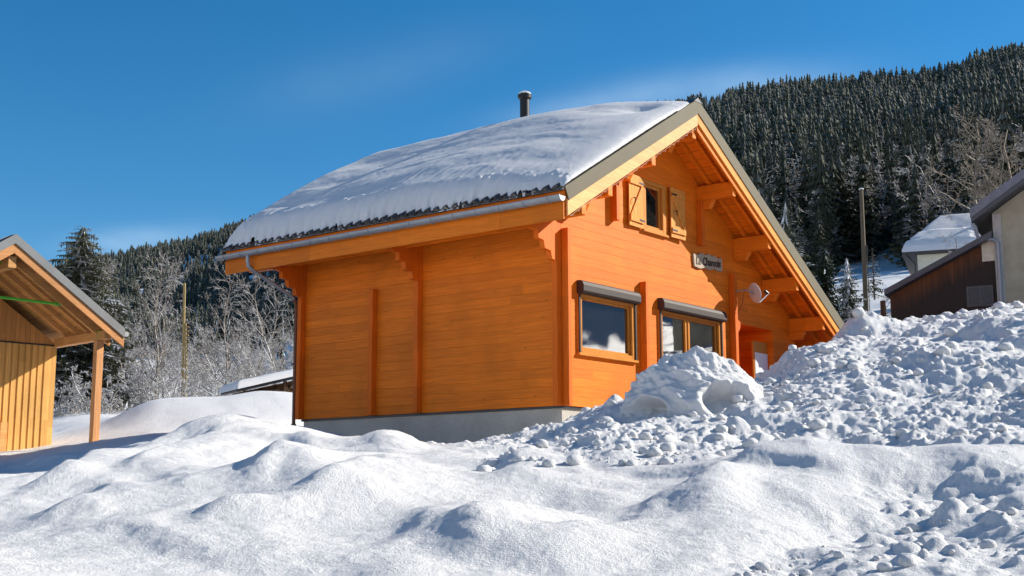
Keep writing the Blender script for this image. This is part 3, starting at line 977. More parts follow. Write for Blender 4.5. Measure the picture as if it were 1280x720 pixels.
# string of lights along the verge and eave
st = thing('string_lights', 'thin string of tiny lights drooping along the sunlit left verge board of the chalet', 'string lights', tuple(HO), HYAW)
pts = []
Kn = 26
for k in range(Kn * 4 + 1):
    u = -OE + .14 + (RU + OE - .18) * k / (Kn * 4)
    pts.append((u, -OV - .006 + .004 * math.sin(k), ztop(u) - .600 - .020 * abs(math.sin(math.pi * k / 4)) - .006 * math.sin(k * .7)))
M_wire = plain('pale_wire', (.62, .46, .30), .6)
MB().tube(pts, .004, 5).build('wire', M_wire, st)
bm_ = MB().lathe([(.002, .010), (.005, .005), (.005, -.005), (.002, -.010)], (0, 0, 0), 6)
b0 = None
for k in range(2, Kn * 4, 4):
    if b0 is None:
        b0 = bm_.build('bulb', M_wire, st); bb = b0
    else:
        bb = b0.copy(); COL.objects.link(bb); bb.parent = st
    bb.location = (pts[k][0], pts[k][1] - .012, pts[k][2] - .02)

# ------------------------------------------------------------------ big lump of broken snow beside the chalet
def lump(name, px, py, D, sx, sy, sz, hollows, label, zoff=0.):
    c = at(px, py, D)
    nt_, npx = 190, 260
    TH, PHI = np.meshgrid(np.linspace(-.45, math.pi / 2, nt_), np.linspace(-math.pi, math.pi, npx), indexing='ij')
    dx, dy, dz = np.cos(TH) * np.sin(PHI), -np.cos(TH) * np.cos(PHI), np.sin(TH)
    # noise on the direction sphere via two projections
    n1 = fbm(dx * 2.2 + 5 + dz, dy * 2.2 + dz * 1.7, 131, 4) * .16 + fbm(dx * 5 + dz * 4, dy * 5 - dz * 5, 141, 3) * .07
    cl = np.maximum(clods(dx * 1.1 + dz * .6, dy * 1.1 + dz * .9, .22, 151, .2, .5, .55) * .5, clods(dx * 1.1 + dz * .6, dy * 1.1 + dz * .9, .10, 161, .2, .55, .7) * .5)
    rad = 1 + n1
    rough = np.ones_like(rad)
    for (ax_, ez, wa, we, dep) in hollows:
        a = (PHI - ax_) / wa; e = (TH - ez) / we
        q = np.sqrt(a * a + e * e) + .34 * fbm(PHI * 1.6, TH * 1.6, 171, 3)
        k = 1 - sstep(.72, 1.0, q)
        inside = np.sqrt(np.clip(1 - q * q * .8, .0, 1))
        rad = rad * (1 - dep * k * (.55 + .45 * inside))
        rad = rad + .05 * np.exp(-((q - 1.08) / .12) ** 2)
        rough *= 1 - .9 * k
    rad += cl * rough + .02 * fbm(dx * 9 + dz * 5, dy * 9 - dz * 7, 181, 3)
    tp = np.exp(-((dx - .12) ** 2 + (dy + .30) ** 2) / .035) * .13
    rad += tp
    V = np.stack([c[0] + dx * rad * sx, c[1] + dy * rad * sy, c[2] + zoff + dz * rad * sz], -1).reshape(-1, 3)
    i = np.arange(nt_ - 1)[:, None] * npx + np.arange(npx - 1)[None]
    F = np.stack([i, i + 1, i + npx + 1, i + npx], -1).reshape(-1, 4)
    o = link(name, np_mesh(name, V, F, M_snow))
    return tag(o, label, 'snow lump')


lump('snow_lump', 868, 516, 18.6, 1.02, .85, .98, [(.40, .26, .42, .32, .42), (-.78, .10, .30, .24, .30)],
     'big rounded lump of ploughed snow with two hollows in front of the glazed door', -.16)

# loose clods lying on the ploughed banks
def clod_scatter():
    bm = bmesh.new(); bmesh.ops.create_icosphere(bm, subdivisions=2, radius=1)
    bv = np.array([v.co for v in bm.verts]); bf = np.array([[v.index for v in f.verts] for f in bm.faces]); bm.free()
    shapes = []
    for k in range(6):
        n = 1 + .32 * fbm(bv[:, 0] * 1.6 + 7 * k + bv[:, 2], bv[:, 1] * 1.6 + bv[:, 2] * 1.3, 200 + k, 3)
        shapes.append(bv * n[:, None] * np.array([1, .85, .72]))
    V, F = [], []
    o = 0
    N = 800
    k = 0
    rg = np.random.default_rng(5)
    P, Rr, Sz = [], [], []
    while k < N:
        z = rg.random()
        if z < .10:
            r = rg.uniform(6.4, 10.0); px = 860 + (r - 7) * 85 + abs(rg.normal(0, 170)); s = .012 + .05 * rg.random() ** 3
        elif z < .6:
            r = rg.uniform(14.0, 22.0); px = rg.uniform(600, 1010); s = .018 + .09 * rg.random() ** 4
        else:
            r = rg.uniform(14.5, 25.0); px = rg.uniform(940, 1330); s = .018 + .11 * rg.random() ** 4
        P.append(math.atan((px - 640) / (FPX * 1.005))); Rr.append(r); Sz.append(s); k += 1
    P, Rr, Sz = map(np.array, (P, Rr, Sz))
    H = heights(P, Rr)
    for j in range(N):
        a = rg.uniform(0, 6.28)
        sh = shapes[j % 6] * Sz[j] * 1.0
        ca, sa = math.cos(a), math.sin(a)
        q = np.stack([sh[:, 0] * ca - sh[:, 1] * sa, sh[:, 0] * sa + sh[:, 1] * ca, sh[:, 2]], -1)
        q += np.array([Rr[j] * math.sin(P[j]), Rr[j] * math.cos(P[j]), H[j] + Sz[j] * .25])
        V.append(q); F.append(bf + o); o += len(bv)
    ob = link('snow_clods', np_mesh('snow_clods', np.concatenate(V), np.concatenate(F), M_snow))
    tag(ob, 'countless small clods of broken snow on the ploughed banks', 'snow', kind='stuff')


clod_scatter()

# ------------------------------------------------------------------ barn on the left with porch
BY = R(46)
bu = np.array([math.cos(BY), math.sin(BY), 0]); bv_ = np.array([-math.sin(BY), math.cos(BY), 0])
BO = at(121, 557, 33.0); BO[2] -= .0


def bon(x, y, v):
    """local (u, v, z) of a pixel on the barn plane at depth v"""
    r = cF * FPX + cR * (x - 640) - cU * (y - 360)
    tt = (BO @ bv_ + v) / (r @ bv_)
    w = r * tt - BO
    return (float(w @ bu), v, float(w[2]))
barn = thing('barn', 'light timber barn with open porch and vertical board cladding on the left', 'barn', tuple(BO), BY)
BR, BZ, BS = -2.40, 4.47, .683
bz = lambda u: BZ - BS * abs(u - BR)
EL, ER = -5.08, .28
BARNC = (.70, .40, .125)
M_bboard = wood('barn_board', BARNC, (0, 0, 1), (1, 1, 0), .16, knots=.25, vary=.16, groove=0)
M_bbeam = wood('barn_beam', (.62, .33, .12), (1, 1, 0), (0, 0, 1), .9, groove=0, knots=.25, vary=.1)
M_bsof = wood('barn_soffit', (.60, .31, .10), (.02, 1, 0), (.82, 0, .56), .18, knots=.2, vary=.1)
M_bpost = wood('barn_post', (.66, .34, .15), (0, 0, 1), (1, 1, 0), .9, groove=0, knots=.2, vary=.1)
WV = 2.1
M_sheet = plain('grey_roof_sheet', (.17, .18, .185), .55, .2, .1, 3.)
for (a, b, zoff, v) in ((-4.78, -.05, 0, WV),):
    mb = MB()
    mb.prism([(a, v, -1.5), (b, v, -1.5), (b, v, 2.43), (a, v, 2.43)], (0, .05, 0))
    n = int((b - a) / .158)
    for k in range(n):
        u = a + .158 * k
        mb.box((u + .008, v - .028, -1.5), (u + .118, v - .001, 2.425))
    mb.build('wall', M_bboard, barn)
    mb = MB()
    mb.prism([(a, v - .035, 2.46), (b, v - .035, 2.46), (b, v - .035, bz(b) - .42), (BR, v - .035, BZ - .42), (a, v - .035, bz(a) - .42)], (0, .08, 0))
    mb.build('wall', wood('barn_gable_board', (.57, .28, .09), (0, 0, 1), (1, 1, 0), .12, knots=.2, vary=.12), barn)
    MB().box((a, v - .05, 2.425), (b + .02, v - .002, 2.459)).build('drip_strip', M_dark, barn)
MB().box((-.10, WV + .05, -1.5), (-.05, 9.2, bz(-.05) - .42)).build('wall', M_bboard, barn)
MB().box((-4.78, WV + .05, -1.5), (-4.73, 9.2, bz(-4.78) - .42)).build('wall', M_bboard, barn)
MB().prism([(-4.78, 9.2, -1.5), (-.05, 9.2, -1.5), (-.05, 9.2, bz(-.05) - .42), (BR, 9.2, BZ - .42), (-4.78, 9.2, bz(-4.78) - .42)], (0, .05, 0)).build('wall', M_bboard, barn)
for u in (-.075, -4.72):
    MB().box((u - .085, -.085, -1.6), (u + .085, .085, 2.40)).build('post', M_bpost, barn, bevel=.008)
    MB().box((u - .08, -.40, 2.402), (u + .08, WV - .06, 2.60)).build('beam', M_bbeam, barn, bevel=.006)
MB().box((BR - .09, -.42, BZ - .72), (BR + .09, WV - .06, BZ - .46)).build('beam', M_bbeam, barn, bevel=.006)
roof = MB()
e0, e1 = EL + .04, ER - .04
roof.prism([(e0, -.46, bz(e0) - .03), (BR, -.46, BZ - .03), (e1, -.46, bz(e1) - .03), (e1, -.46, bz(e1) - .14), (BR, -.46, BZ - .14), (e0, -.46, bz(e0) - .14)], (0, 10.1, 0))
roof.build('roof', M_bsof, barn)
for v in (-.03, .5, 1.03, 1.56):
    for s in (0, 1):
        u0, u1 = (e0 + .05, BR - .02) if s == 0 else (BR + .02, e1 - .05)
        d = .40 if v < 0 else .27
        MB().prism([(u0, v, bz(u0) - .145), (u1, v, bz(u1) - .145), (u1, v, bz(u1) - d), (u0, v, bz(u0) - d)], (0, .09, 0)).build('rafter', M_bbeam, barn)
for s in (0, 1):
    u0, u1 = (EL, BR) if s == 0 else (BR + .001, ER)
    MB().prism([(u0, -.50, bz(u0) - .17), (u1, -.50, bz(u1) - .17), (u1, -.50, bz(u1) - .40), (u0, -.50, bz(u0) - .40)], (0, .045, 0)).build('fascia_board', wood('barn_fascia', (.57, .28, .11), (.82, 0, .56), (0, .3, 1), .9, groove=0, knots=.2, vary=.1), barn)
    q = MB().prism([(u0, -.53, bz(u0) + .02), (u1, -.53, bz(u1) + .02), (u1, -.53, bz(u1) - .19), (u0, -.53, bz(u0) - .19)], (0, .026, 0))
    q.prism([(u0, -.502, bz(u0) + .02), (u1, -.502, bz(u1) + .02), (u1, -.502, bz(u1) - .0), (u0, -.502, bz(u0) - .0)], (0, 10.2, 0))
    q.build('roof_sheet', M_sheet, barn)
MB().tube([(ER + .06, -.5, bz(ER) - .10), (ER + .06, 9.6, bz(ER) - .10)], .06, 10).build('gutter', M_zinc, barn)
MB().tube([(-1.16, .06, 3.15), (-3.64, .06, 3.17)], .032, 8).tube([(-1.16, .06, 3.15), (-.98, .06, 3.13)], [.045, .02], 8).build('tie_rod', M_green, barn)
MB().box((-.16, -.10, 2.41), (.0, -.086, 2.62)).build('bracket_plate', M_green, barn)
MB().box((BR - .15, -.05, BZ - .62), (BR + .15, -.035, BZ - .40)).build('bracket_plate', M_green, barn)
MB().box((-1.40, WV - .20, -1.4), (-1.24, WV - .04, .55)).build('corner_post', M_bbeam, barn)
bs = MB()
barn.scale = (33 / 29,) * 3
# thin snow left on the barn roof
N1, N2 = 60, 90
au = np.linspace(EL - .0, ER - .05, N1); av = np.linspace(-.42, 9.5, N2)
AU, AV = np.meshgrid(au, av, indexing='ij')
th_ = np.clip(.012 + .03 * fbm(AU * 1.3, AV * .8, 401, 3), .0, None)
th_ = th_ * np.clip((AV + .43) / .3, 0, 1) + .022
AZ = BZ - np.sqrt((BS * (AU - BR)) ** 2 + .0009) + .03 + th_ - .05 * (np.minimum(AU - EL, ER - .05 - AU) < .02)
Wl = BO + 33 / 29 * (AU.reshape(-1, 1) * bu + AV.reshape(-1, 1) * bv_ + AZ.reshape(-1, 1) * np.array([0, 0, 1]))
i = np.arange(N1 - 1)[:, None] * N2 + np.arange(N2 - 1)[None]
tag(link('roof_snow', np_mesh('barn_roof_snow', Wl, np.stack([i, i + N2, i + N2 + 1, i + 1], -1).reshape(-1, 4), M_snow_roof)),
    'thin patchy layer of snow along the grey metal roof of the timber barn', 'snow')


# ------------------------------------------------------------------ buildings on the right
class Frame:
    def __init__(s, O, yaw):
        s.O = np.array(O); s.yaw = yaw
        s.u = np.array([math.cos(yaw), math.sin(yaw), 0]); s.v = np.array([-math.sin(yaw), math.cos(yaw), 0])

    def px(s, x, y, v=0.):
        r = cF * FPX + cR * (x - 640) - cU * (y - 360)
        w = r * ((s.O @ s.v + v) / (r @ s.v)) - s.O
        return float(w @ s.u), float(w[2])


fr = Frame(at(1248, 392, 40), R(-27))
M_render = plain('cream_render', (.37, .335, .235), .9, 0, .16, 2.2, .01)
M_oldwood = wood('old_barn_wood', (.10, .055, .03), (0, 0, 1), (1, 1, 0), .17, knots=.3, vary=.35)
M_slate = plain('dark_roof_sheet', (.07, .068, .075), .5, .1, .15, 4.)
fh = thing('farmhouse', 'cream rendered house with dark eave and grey drainpipe at the right edge', 'house', tuple(fr.O), fr.yaw)
(ua, za), (ub, zb) = fr.px(1213, 262, -.6), fr.px(1280, 212, -.6)
sl = (zb - za) / (ub - ua)
rk = lambda u: za + sl * (u - ua)
apex = 5.2
ax2 = 2 * apex - ua
MB().prism([(0, 0, -3), (2 * apex, 0, -3), (2 * apex, 0, rk(0) - .45), (apex, 0, rk(apex) - .45), (0, 0, rk(0) - .45)], (0, 9, 0)).build('wall', M_render, fh)
rf = MB().prism([(ua, -.6, rk(ua)), (apex, -.6, rk(apex)), (ax2, -.6, rk(ua)), (ax2, -.6, rk(ua) - .42), (apex, -.6, rk(apex) - .44), (ua, -.6, rk(ua) - .42)], (0, 10.2, 0))
rf.build('roof', M_slate, fh)
MB().prism([(ua - .02, -.63, rk(ua) + .02), (apex, -.63, rk(apex) + .02), (apex, -.63, rk(apex) - .28), (ua - .02, -.63, rk(ua) - .28)], (0, .028, 0)).build('fascia_board', plain('grey_fascia', (.16, .16, .19), .5), fh)
e = rk(ua) - .45
MB().tube([(ua + .02, -.5, e), (ua + .10, -.45, e - .12), (-.45, -.25, e - .42), (.0, -.10, e - .50), (.12, -.08, e - .60), (.12, -.08, -2)], .065, 8).build('downpipe', M_zinc, fh, True)
MB().box((.0, -.02, -2), (.26, -.001, rk(0) - .5)).build('corner_strip', plain('grey_render', (.42, .40, .36), .9), fh)
ft = Frame(fr.O, fr.yaw)
la = thing('lean_to', 'weathered brown board lean-to with a dark sloping roof beside the cream house', 'lean-to', tuple(fr.O), fr.yaw)
(u1, z1), (u2, z2) = ft.px(1105, 362, -.3), ft.px(1240, 288, -.3)
s2 = (z2 - z1) / (u2 - u1)
lr = lambda u: z1 + s2 * (u - u1)
uw = ft.px(1113, 380, .1)[0]
k0 = z1 - s2 * u1
M_leanwood = wood('lean_to_wood', (.17, .062, .020), (0, 0, 1), (1, 1, 0), .17, knots=.3, vary=.40, weather=(k0 - .45, k0 + .5, .9, (.032, .022, .017), (-s2, 0, 1)))
MB().prism([(uw, .1, -3), (-.02, .1, -3), (-.02, .1, lr(-.02) - .20), (uw, .1, lr(uw) - .20)], (0, 6, 0)).build('wall', M_leanwood, la)
MB().prism([(u1, -.3, lr(u1)), (-.03, -.3, lr(-.03)), (-.03, -.3, lr(-.03) - .19), (u1, -.3, lr(u1) - .19)], (0, 6.6, 0)).build('roof', M_slate, la)
pa, pb = ft.px(1228, 327, .06), ft.px(1245, 300, .06)
MB().box((pa[0], .05, pa[1]), (pb[0] - .05, .099, pb[1])).build('panel', plain('pale_panel', (.58, .52, .40), .8), la)
wa, wb = ft.px(1209, 384, .06), ft.px(1241, 356, .06)
wn = MB()
wn.box((wa[0], .055, wa[1]), (wb[0], .099, wb[1]))
w_ = wn.build('window', plain('grey_frame', (.085, .08, .075), .7), la)
mid = (wa[0] + wb[0]) / 2
MB().box((wa[0] + .06, .045, wa[1] + .06), (mid - .04, .0545, wb[1] - .06)).build('pane', M_dark, w_)
MB().box((mid + .04, .045, wa[1] + .06), (wb[0] - .06, .0545, wb[1] - .06)).build('pane', M_dark, w_)
MB().box((uw - .35, .2, -3), (uw - .2, .35, lr(uw - .3) - .2)).build('post', M_oldwood, la)

fc = Frame(at(1127, 316, 78), R(-21))
cot = thing('cottage', 'distant white house below the forest with a thick snowy hipped roof', 'house', tuple(fc.O), fc.yaw)
MB().box((.9, .5, -7), (9.4, 7.5, -.05)).build('wall', plain('white_render', (.70, .66, .52), .9, 0, .06), cot)
hp = [(0, 0, 0), (10.2, 0, 0), (10.2, 8, 0), (0, 8, 0)]
top_ = [(2.3, 3.2, 2.45), (8.4, 3.2, 2.6), (8.4, 4.8, 2.6), (2.3, 4.8, 2.45)]
q = MB(); q.add([(x, y, z - .12) for x, y, z in hp] + hp + top_, [(0, 1, 2, 3), (0, 1, 5, 4), (1, 2, 6, 5), (2, 3, 7, 6), (3, 0, 4, 7), (4, 5, 9, 8), (5, 6, 10, 9), (6, 7, 11, 10), (7, 4, 8, 11), (8, 9, 10, 11)])
q.build('roof', M_tile, cot)
MB().box((2.9, .46, -.75), (3.7, .499, -.12)).build('window', M_dark, cot)
MB().tube([(.25, .3, -.1), (.75, .45, -.7), (.8, .45, -7)], .05, 6).build('downpipe', M_dark, cot)
NA, NB = 90, 70
AU, AV = np.meshgrid(np.linspace(.02, 10.15, NA), np.linspace(-.05, 8.05, NB), indexing='ij')
hz = np.minimum.reduce([AU / 2.3, (10.2 - AU) / 1.8, (AV + .05) / 3.2, (8.05 - AV) / 3.2, np.ones_like(AU)])
hz = np.clip(hz, 0, 1)
edge = np.clip(hz / .10, 0, 1)
AZ = hz * 2.5 + .02 + .34 * np.sqrt(1 - (1 - edge) ** 2) + .05 * fbm(AU * .9, AV * .9, 411, 3) * edge + .10 * edge * (fbm(AU * .35, AV * 1.6, 412, 2) > .15)
Wl = fc.O + AU.reshape(-1, 1) * fc.u + AV.reshape(-1, 1) * fc.v + AZ.reshape(-1, 1) * np.array([0, 0, 1])
i = np.arange(NA - 1)[:, None] * NB + np.arange(NB - 1)[None]
tag(link('roof_snow', np_mesh('cottage_roof_snow', Wl, np.stack([i, i + NB, i + NB + 1, i + 1], -1).reshape(-1, 4), M_snow_roof)),
    'rounded snow cover on the hipped roof of the distant white house', 'snow')

# low snow covered wood shelter left of the chalet
fs_ = Frame(at(298, 488, 50), R(28))
shd = thing('wood_shelter', 'low dark firewood shelter with a sloping roof beyond the chalet corner', 'shelter', tuple(fs_.O), fs_.yaw)
MB().prism([(-.1, -.2, .05), (3.6, -.2, 1.02), (3.6, -.2, .90), (-.1, -.2, -.07)], (0, 2.4, 0)).build('roof', M_dark, shd)
for u in (.25, 1.9, 3.4):
    MB().box((u - .06, -.05, -2.5), (u + .06, .07, .0 + .262 * u - .06)).build('post', M_oldwood, shd)
MB().prism([(.3, 1.9, -2.5), (3.4, 1.9, -2.5), (3.4, 1.9, .78), (.3, 1.9, 0)], (0, .05, 0)).build('back_wall', M_oldwood, shd)
lg = MB()
for k in range(90):
    u = random.uniform(.5, 3.3); z = random.uniform(-1.2, .26 * u - .28)
    lg.tube([(u, .15 + random.uniform(0, .1), z), (u, .9, z)], random.uniform(.05, .09), 7)
lg.build('firewood', plain('firewood', (.22, .13, .07), .9, 0, .4, 5.), shd)
NA, NB = 60, 40
AU, AV = np.meshgrid(np.linspace(-.2, 3.7, NA), np.linspace(-.3, 2.3, NB), indexing='ij')
ed = np.clip(np.minimum.reduce([AU + .2, 3.7 - AU, AV + .3, 2.3 - AV]) / .3, 0, 1)
AZ = .06 + .262 * AU + .32 * np.sqrt(1 - (1 - ed) ** 2) + .04 * fbm(AU, AV, 421, 3) * ed
Wl = fs_.O + AU.reshape(-1, 1) * fs_.u + AV.reshape(-1, 1) * fs_.v + AZ.reshape(-1, 1) * np.array([0, 0, 1])
i = np.arange(NA - 1)[:, None] * NB + np.arange(NB - 1)[None]
tag(link('roof_snow', np_mesh('shelter_roof_snow', Wl, np.stack([i, i + NB, i + NB + 1, i + 1], -1).reshape(-1, 4), M_snow_roof)),
    'smooth snow cap on the low wood shelter between the trees and the chalet', 'snow')

# poles -----------------------------------------------------------------------
M_pole = wood('pole_wood', (.125, .10, .066), (0, 0, 1), (1, 1, 0), .5, groove=0, knots=.1, vary=.1)
p0 = at(1083, 398, 62); p0[2] = height(p0[0], p0[1]) - .2
pt = at(1076.5, 237, 62)
up = thing('utility_pole', 'bare weathered wooden pole standing between the chalet and the brown lean-to', 'pole', tuple(p0))
d = pt - p0
MB().tube([(0, 0, 0), tuple(d * .5), tuple(d)], [.13, .115, .095], 10).build('shaft', M_pole, up, True)
MB().lathe([(.13, 0), (.12, .05), (.02, .09)], tuple(d), 10).build('snow_cap', M_snow_roof, up, True)
MB().tube([(.15, -.1, .2), tuple(d * .6 + np.array([.14, -.06, 0]))], .02, 5).build('cable', M_dark, up)
p0 = at(229, 503, 66); p0[2] = height(p0[0], p0[1]) - .2
pt = at(231.5, 354, 66)
lp = thing('lattice_pole', 'tall slim pole with ladder-like lower half in front of the frosted trees', 'pole', tuple(p0))
d = pt - p0
M_pole2 = wood('pole_wood_yellow', (.36, .27, .12), (0, 0, 1), (1, 1, 0), .5, groove=0, knots=.1, vary=.1)
MB().prism([(-.09, -.06, 0), (.02, -.06, 0), (.02, .06, 0), (-.09, .06, 0)], tuple(d)).build('shaft', M_pole2, lp)
hh = d * .70
lo = MB().prism([(.12, -.05, 0), (.18, -.05, 0), (.18, .05, 0), (.12, .05, 0)], tuple(hh + np.array([-.08, 0, 0])))
for k in range(2, 22):
    z = hh[2] * k / 22
    lo.box((.015, -.045, z), (.15, .045, z + .07))
lo.build('rung', M_pole2, lp)



# ------------------------------------------------------------------ trees
def spruce_arrays(seed, H, RB, whorls, brs, twigs, snow, droop=.35, top=.8, low=.06, jag=.3, fill=0, fill_n=9, fill_r=.62, fill_snow=.5):
    rg = np.random.default_rng(seed)
    V, F, Mi = [], [], []

    def tri(a, b, c, mi):
        o = len(V); V.extend((a, b, c)); F.append((o, o + 1, o + 2)); Mi.append(mi)
    for w in range(whorls):
        t = (w + rg.uniform(-.3, .3)) / whorls
        t = min(max(t, 0), .985)
        h = H * (low + (1 - low) * t)
        L0 = RB * ((1 - t) ** top) * (.35 + .65 * min(1, t / .12)) + .02 * H * .5
        n = max(3, int(brs * (1 - .45 * t)))
        a0 = rg.uniform(0, 6.28)
        for k in range(n):
            a = a0 + 6.283 * k / n + rg.uniform(-.35, .35)
            L = L0 * rg.uniform(1 - jag, 1 + jag * .6)
            od = np.array([math.cos(a), math.sin(a), 0]); sd = np.array([-math.sin(a), math.cos(a), 0])
            hb = h + rg.uniform(-.02, .02) * H
            up0 = .32 * t + .02
            pt = lambda s: np.array([0, 0, hb]) + od * L * s + np.array([0, 0, L * (up0 * s - droop * s * s + .10 * s ** 4)])
            white = rg.random() < .75
            for j in range(twigs):
                s = (j + .6) / twigs
                p = pt(s); q = pt(min(1, s + .5 / twigs)); 
                wl = L * (.42 * (1 - .62 * s) + .03) * rg.uniform(.7, 1.25)
                for sg in (-1, 1):
                    e = p + od * wl * .55 + sd * sg * wl * .8 + np.array([0, 0, -wl * rg.uniform(.08, .42)])
                    bw = L * .55 / twigs
                    b0, b1 = p - od * bw * .6, p + od * bw * .7
                    mi = 1 if (white and rg.random() < snow) else 0
                    tri(b0, b1, e, mi)
                if rg.random() < .5:                     # hanging sprays
                    e = p + np.array([0, 0, -L * .22 * rg.uniform(.5, 1.2)]) + sd * rg.uniform(-.1, .1) * L
                    tri(p - od * bw, p + od * bw, e, 0)
            tri(pt(.86) - sd * L * .05, pt(.86) + sd * L * .05, pt(1.0) + od * L * .06, 1 if rg.random() < snow else 0)
    if fill:                                             # dense inner boughs: ragged skirts
        for w in range(fill):
            t = w / fill
            h = H * (low + (1 - low) * (t + .02)); n = fill_n
            L0 = RB * ((1 - t) ** top) * fill_r + .02
            hh = H / fill * 1.35
            a0 = rg.uniform(0, 6.28)
            ring = []
            for k in range(n):
                a = a0 + 6.283 * k / n; q = L0 * rg.uniform(.72, 1.18)
                ring.append(np.array([math.cos(a) * q, math.sin(a) * q, h - hh * .30 * rg.uniform(.6, 1.5)]))
            tip_ = np.array([0, 0, min(h + hh * .8, H)])
            for k in range(n):
                a = a0 + 6.283 * (k + .5) / n
                inn = np.array([math.cos(a), math.sin(a), 0]) * L0 * .55 + np.array([0, 0, h])
                tri(tip_, ring[k], inn, 1 if rg.random() < snow * fill_snow else 0)
                tri(tip_, inn, ring[(k + 1) % n], 1 if rg.random() < snow * fill_snow * .5 else 0)
    return np.array(V), np.array(F), np.array(Mi)


def conifer(name, seed, H, RB, whorls, brs, twigs, snow, needle, label, cat='tree', group=None, **kw):
    V, F, Mi = spruce_arrays(seed, H, RB, whorls, brs, twigs, snow, **kw)
    root = thing(name, label, cat, group=group)
    link('crown', np_mesh(name + '_crown', V, F, [needle, M_hillfrost if 'hill' in name else M_frostneedle], Mi, smooth=False), root)
    MB().tube([(0, 0, -.6), (0, 0, H * .5), (0, 0, H * .97)], [H * .018, H * .011, .01], 7).build('trunk', M_bark, root, True)
    return root


def bare_arrays(seed, H, limbs, spread=.55, twig=.012, dens=1.0, r0=.016, upright=.5, start=.22, sub=3, bend=.15):
    rg = np.random.default_rng(seed)
    segs = []

    def grow(p, d, L, r, n, lvl):
        pts = [p]
        for i in range(n):
            d = d + rg.normal(0, bend, 3) + np.array([0, 0, .06 if lvl < 2 else -.01])
            d = d / np.linalg.norm(d)
            p = p + d * L / n
            pts.append(p)
        rs = [max(twig, r * (1 - .75 * i / n)) for i in range(n + 1)]
        for i in range(n):
            segs.append((pts[i], pts[i + 1], rs[i], rs[i + 1], lvl))
        return pts, rs
    tp, tr = grow(np.zeros(3) - [0, 0, .4], np.array([rg.normal(0, .04), rg.normal(0, .04), 1.]), H * .95, H * r0, 9, 0)

    def child(pts, rs, k0, count, Lf, lvl, maxl):
        for c in range(count):
            f = rg.uniform(k0, 1) * (len(pts) - 1)
            i = min(int(f), len(pts) - 2); g = f - i
            p = pts[i] * (1 - g) + pts[i + 1] * g
            ax = pts[i + 1] - pts[i]; ax = ax / np.linalg.norm(ax)
            s = rg.normal(0, 1, 3); s -= ax * (s @ ax); s /= np.linalg.norm(s)
            if lvl == 1:
                s[2] *= .4
            d = ax * upright * rg.uniform(.5, 1.3) + s * spread * rg.uniform(.7, 1.4) * 1.4
            d /= np.linalg.norm(d)
            rem = 1 - .55 * f / (len(pts) - 1)
            L = Lf * rem * rg.uniform(.6, 1.25)
            q, r = grow(p, d, L, rs[i] * .55, 5 if lvl == 1 else (4 if lvl == 2 else 2), lvl)
            if lvl < maxl:
                cnt = {1: int(7 * dens), 2: int(5 * dens), 3: 3}[lvl]
                child(q, r, .2, cnt, L * (.52 if lvl < 3 else .5), lvl + 1, maxl)
    child(tp, tr, start, limbs, H * .36, 1, sub)
    P0 = np.array([s[0] for s in segs]); P1 = np.array([s[1] for s in segs])
    R0 = np.array([s[2] for s in segs]); R1 = np.array([s[3] for s in segs])
    d = P1 - P0; d /= np.linalg.norm(d, axis=1)[:, None]
    a = np.cross(d, np.array([.31, .17, .93])); a /= np.linalg.norm(a, axis=1)[:, None] + 1e-9
    b = np.cross(d, a)
    V = []
    for P, Rr in ((P0, R0), (P1, R1)):
        for k in range(3):
            th = 2.0944 * k
            V.append(P + (a * math.cos(th) + b * math.sin(th)) * Rr[:, None])
    n = len(P0)
    V = np.stack(V, 1).reshape(-1, 3)
    o = np.arange(n)[:, None] * 6
    F = np.concatenate([o + np.array([[k, (k + 1) % 3, 3 + (k + 1) % 3, 3 + k]]) for k in range(3)])
    lv = np.tile(np.array([s[4] for s in segs]), 3)
    return V, F, lv


def bare_tree(name, seed, H, limbs, mat, label, cat='tree', group=None, **kw):
    V, F, lv = bare_arrays(seed, H, limbs, **kw)
    root = thing(name, label, cat, group=group)
    for part, sel in (('trunk', lv == 0), ('crown', lv > 0)):
        f = F[sel]
        if not len(f):
            continue
        used, inv = np.unique(f, return_inverse=True)
        link(part, np_mesh(name + '_' + part, V[used], inv.reshape(f.shape), mat), root)
    return root


def place(o, x, y, s=1., rot=0., dz=0., sz=None):
    o.location = (x, y, height(x, y) + dz); o.rotation_euler = (0, 0, rot); o.scale = (s, s, sz or s)


def place_px(o, px, D, s=1., rot=0., dz=0., sz=None):
    p = at(px, 450, D)
    place(o, p[0], p[1], s, rot, dz, sz)


def place_top(o, H, px, D, ytop, rot=0.):
    p = at(px, 450, D); t = at(px, ytop, D)
    s = (t[2] - height(p[0], p[1])) / H
    place(o, p[0], p[1], min(max(s, .8), 1.3), rot, 0, s)


# single trees the photo singles out
o = conifer('spruce_tree', 3, 11.0, 3.9, 58, 17, 13, .60, M_needle_near, 'big snow-dusted spruce rising behind the timber barn roof', droop=.42, top=.62, fill=16, fill_n=12, fill_r=.6)
place_top(o, 11.0, 95, 70, 283, .4)
o = conifer('spruce_tree', 8, 6.2, 1.7, 34, 12, 9, .55, M_needle_near, 'snowy green spruce half hidden by the right roof slope of the chalet', fill=12)
place_top(o, 6.2, 989, 60, 252, 1.)
o = conifer('column_conifer', 12, 3.7, .62, 44, 14, 5, .30, M_thuja, 'dark narrow columnar conifer standing right of the chalet roof', top=.45, droop=.1, fill=14, fill_n=12, fill_r=.9, fill_snow=.2)
place_top(o, 3.7, 1036, 55, 310, 1.)
V, F, Mi = None, None, None
o = conifer('spruce_tree', 15, 3.1, .95, 30, 10, 8, .75, M_needle_near, 'small frosted spruce between the dark columnar conifer and the wooden pole', fill=10, fill_snow=1.0)
place_top(o, 3.1, 1064, 57, 322, 2.)
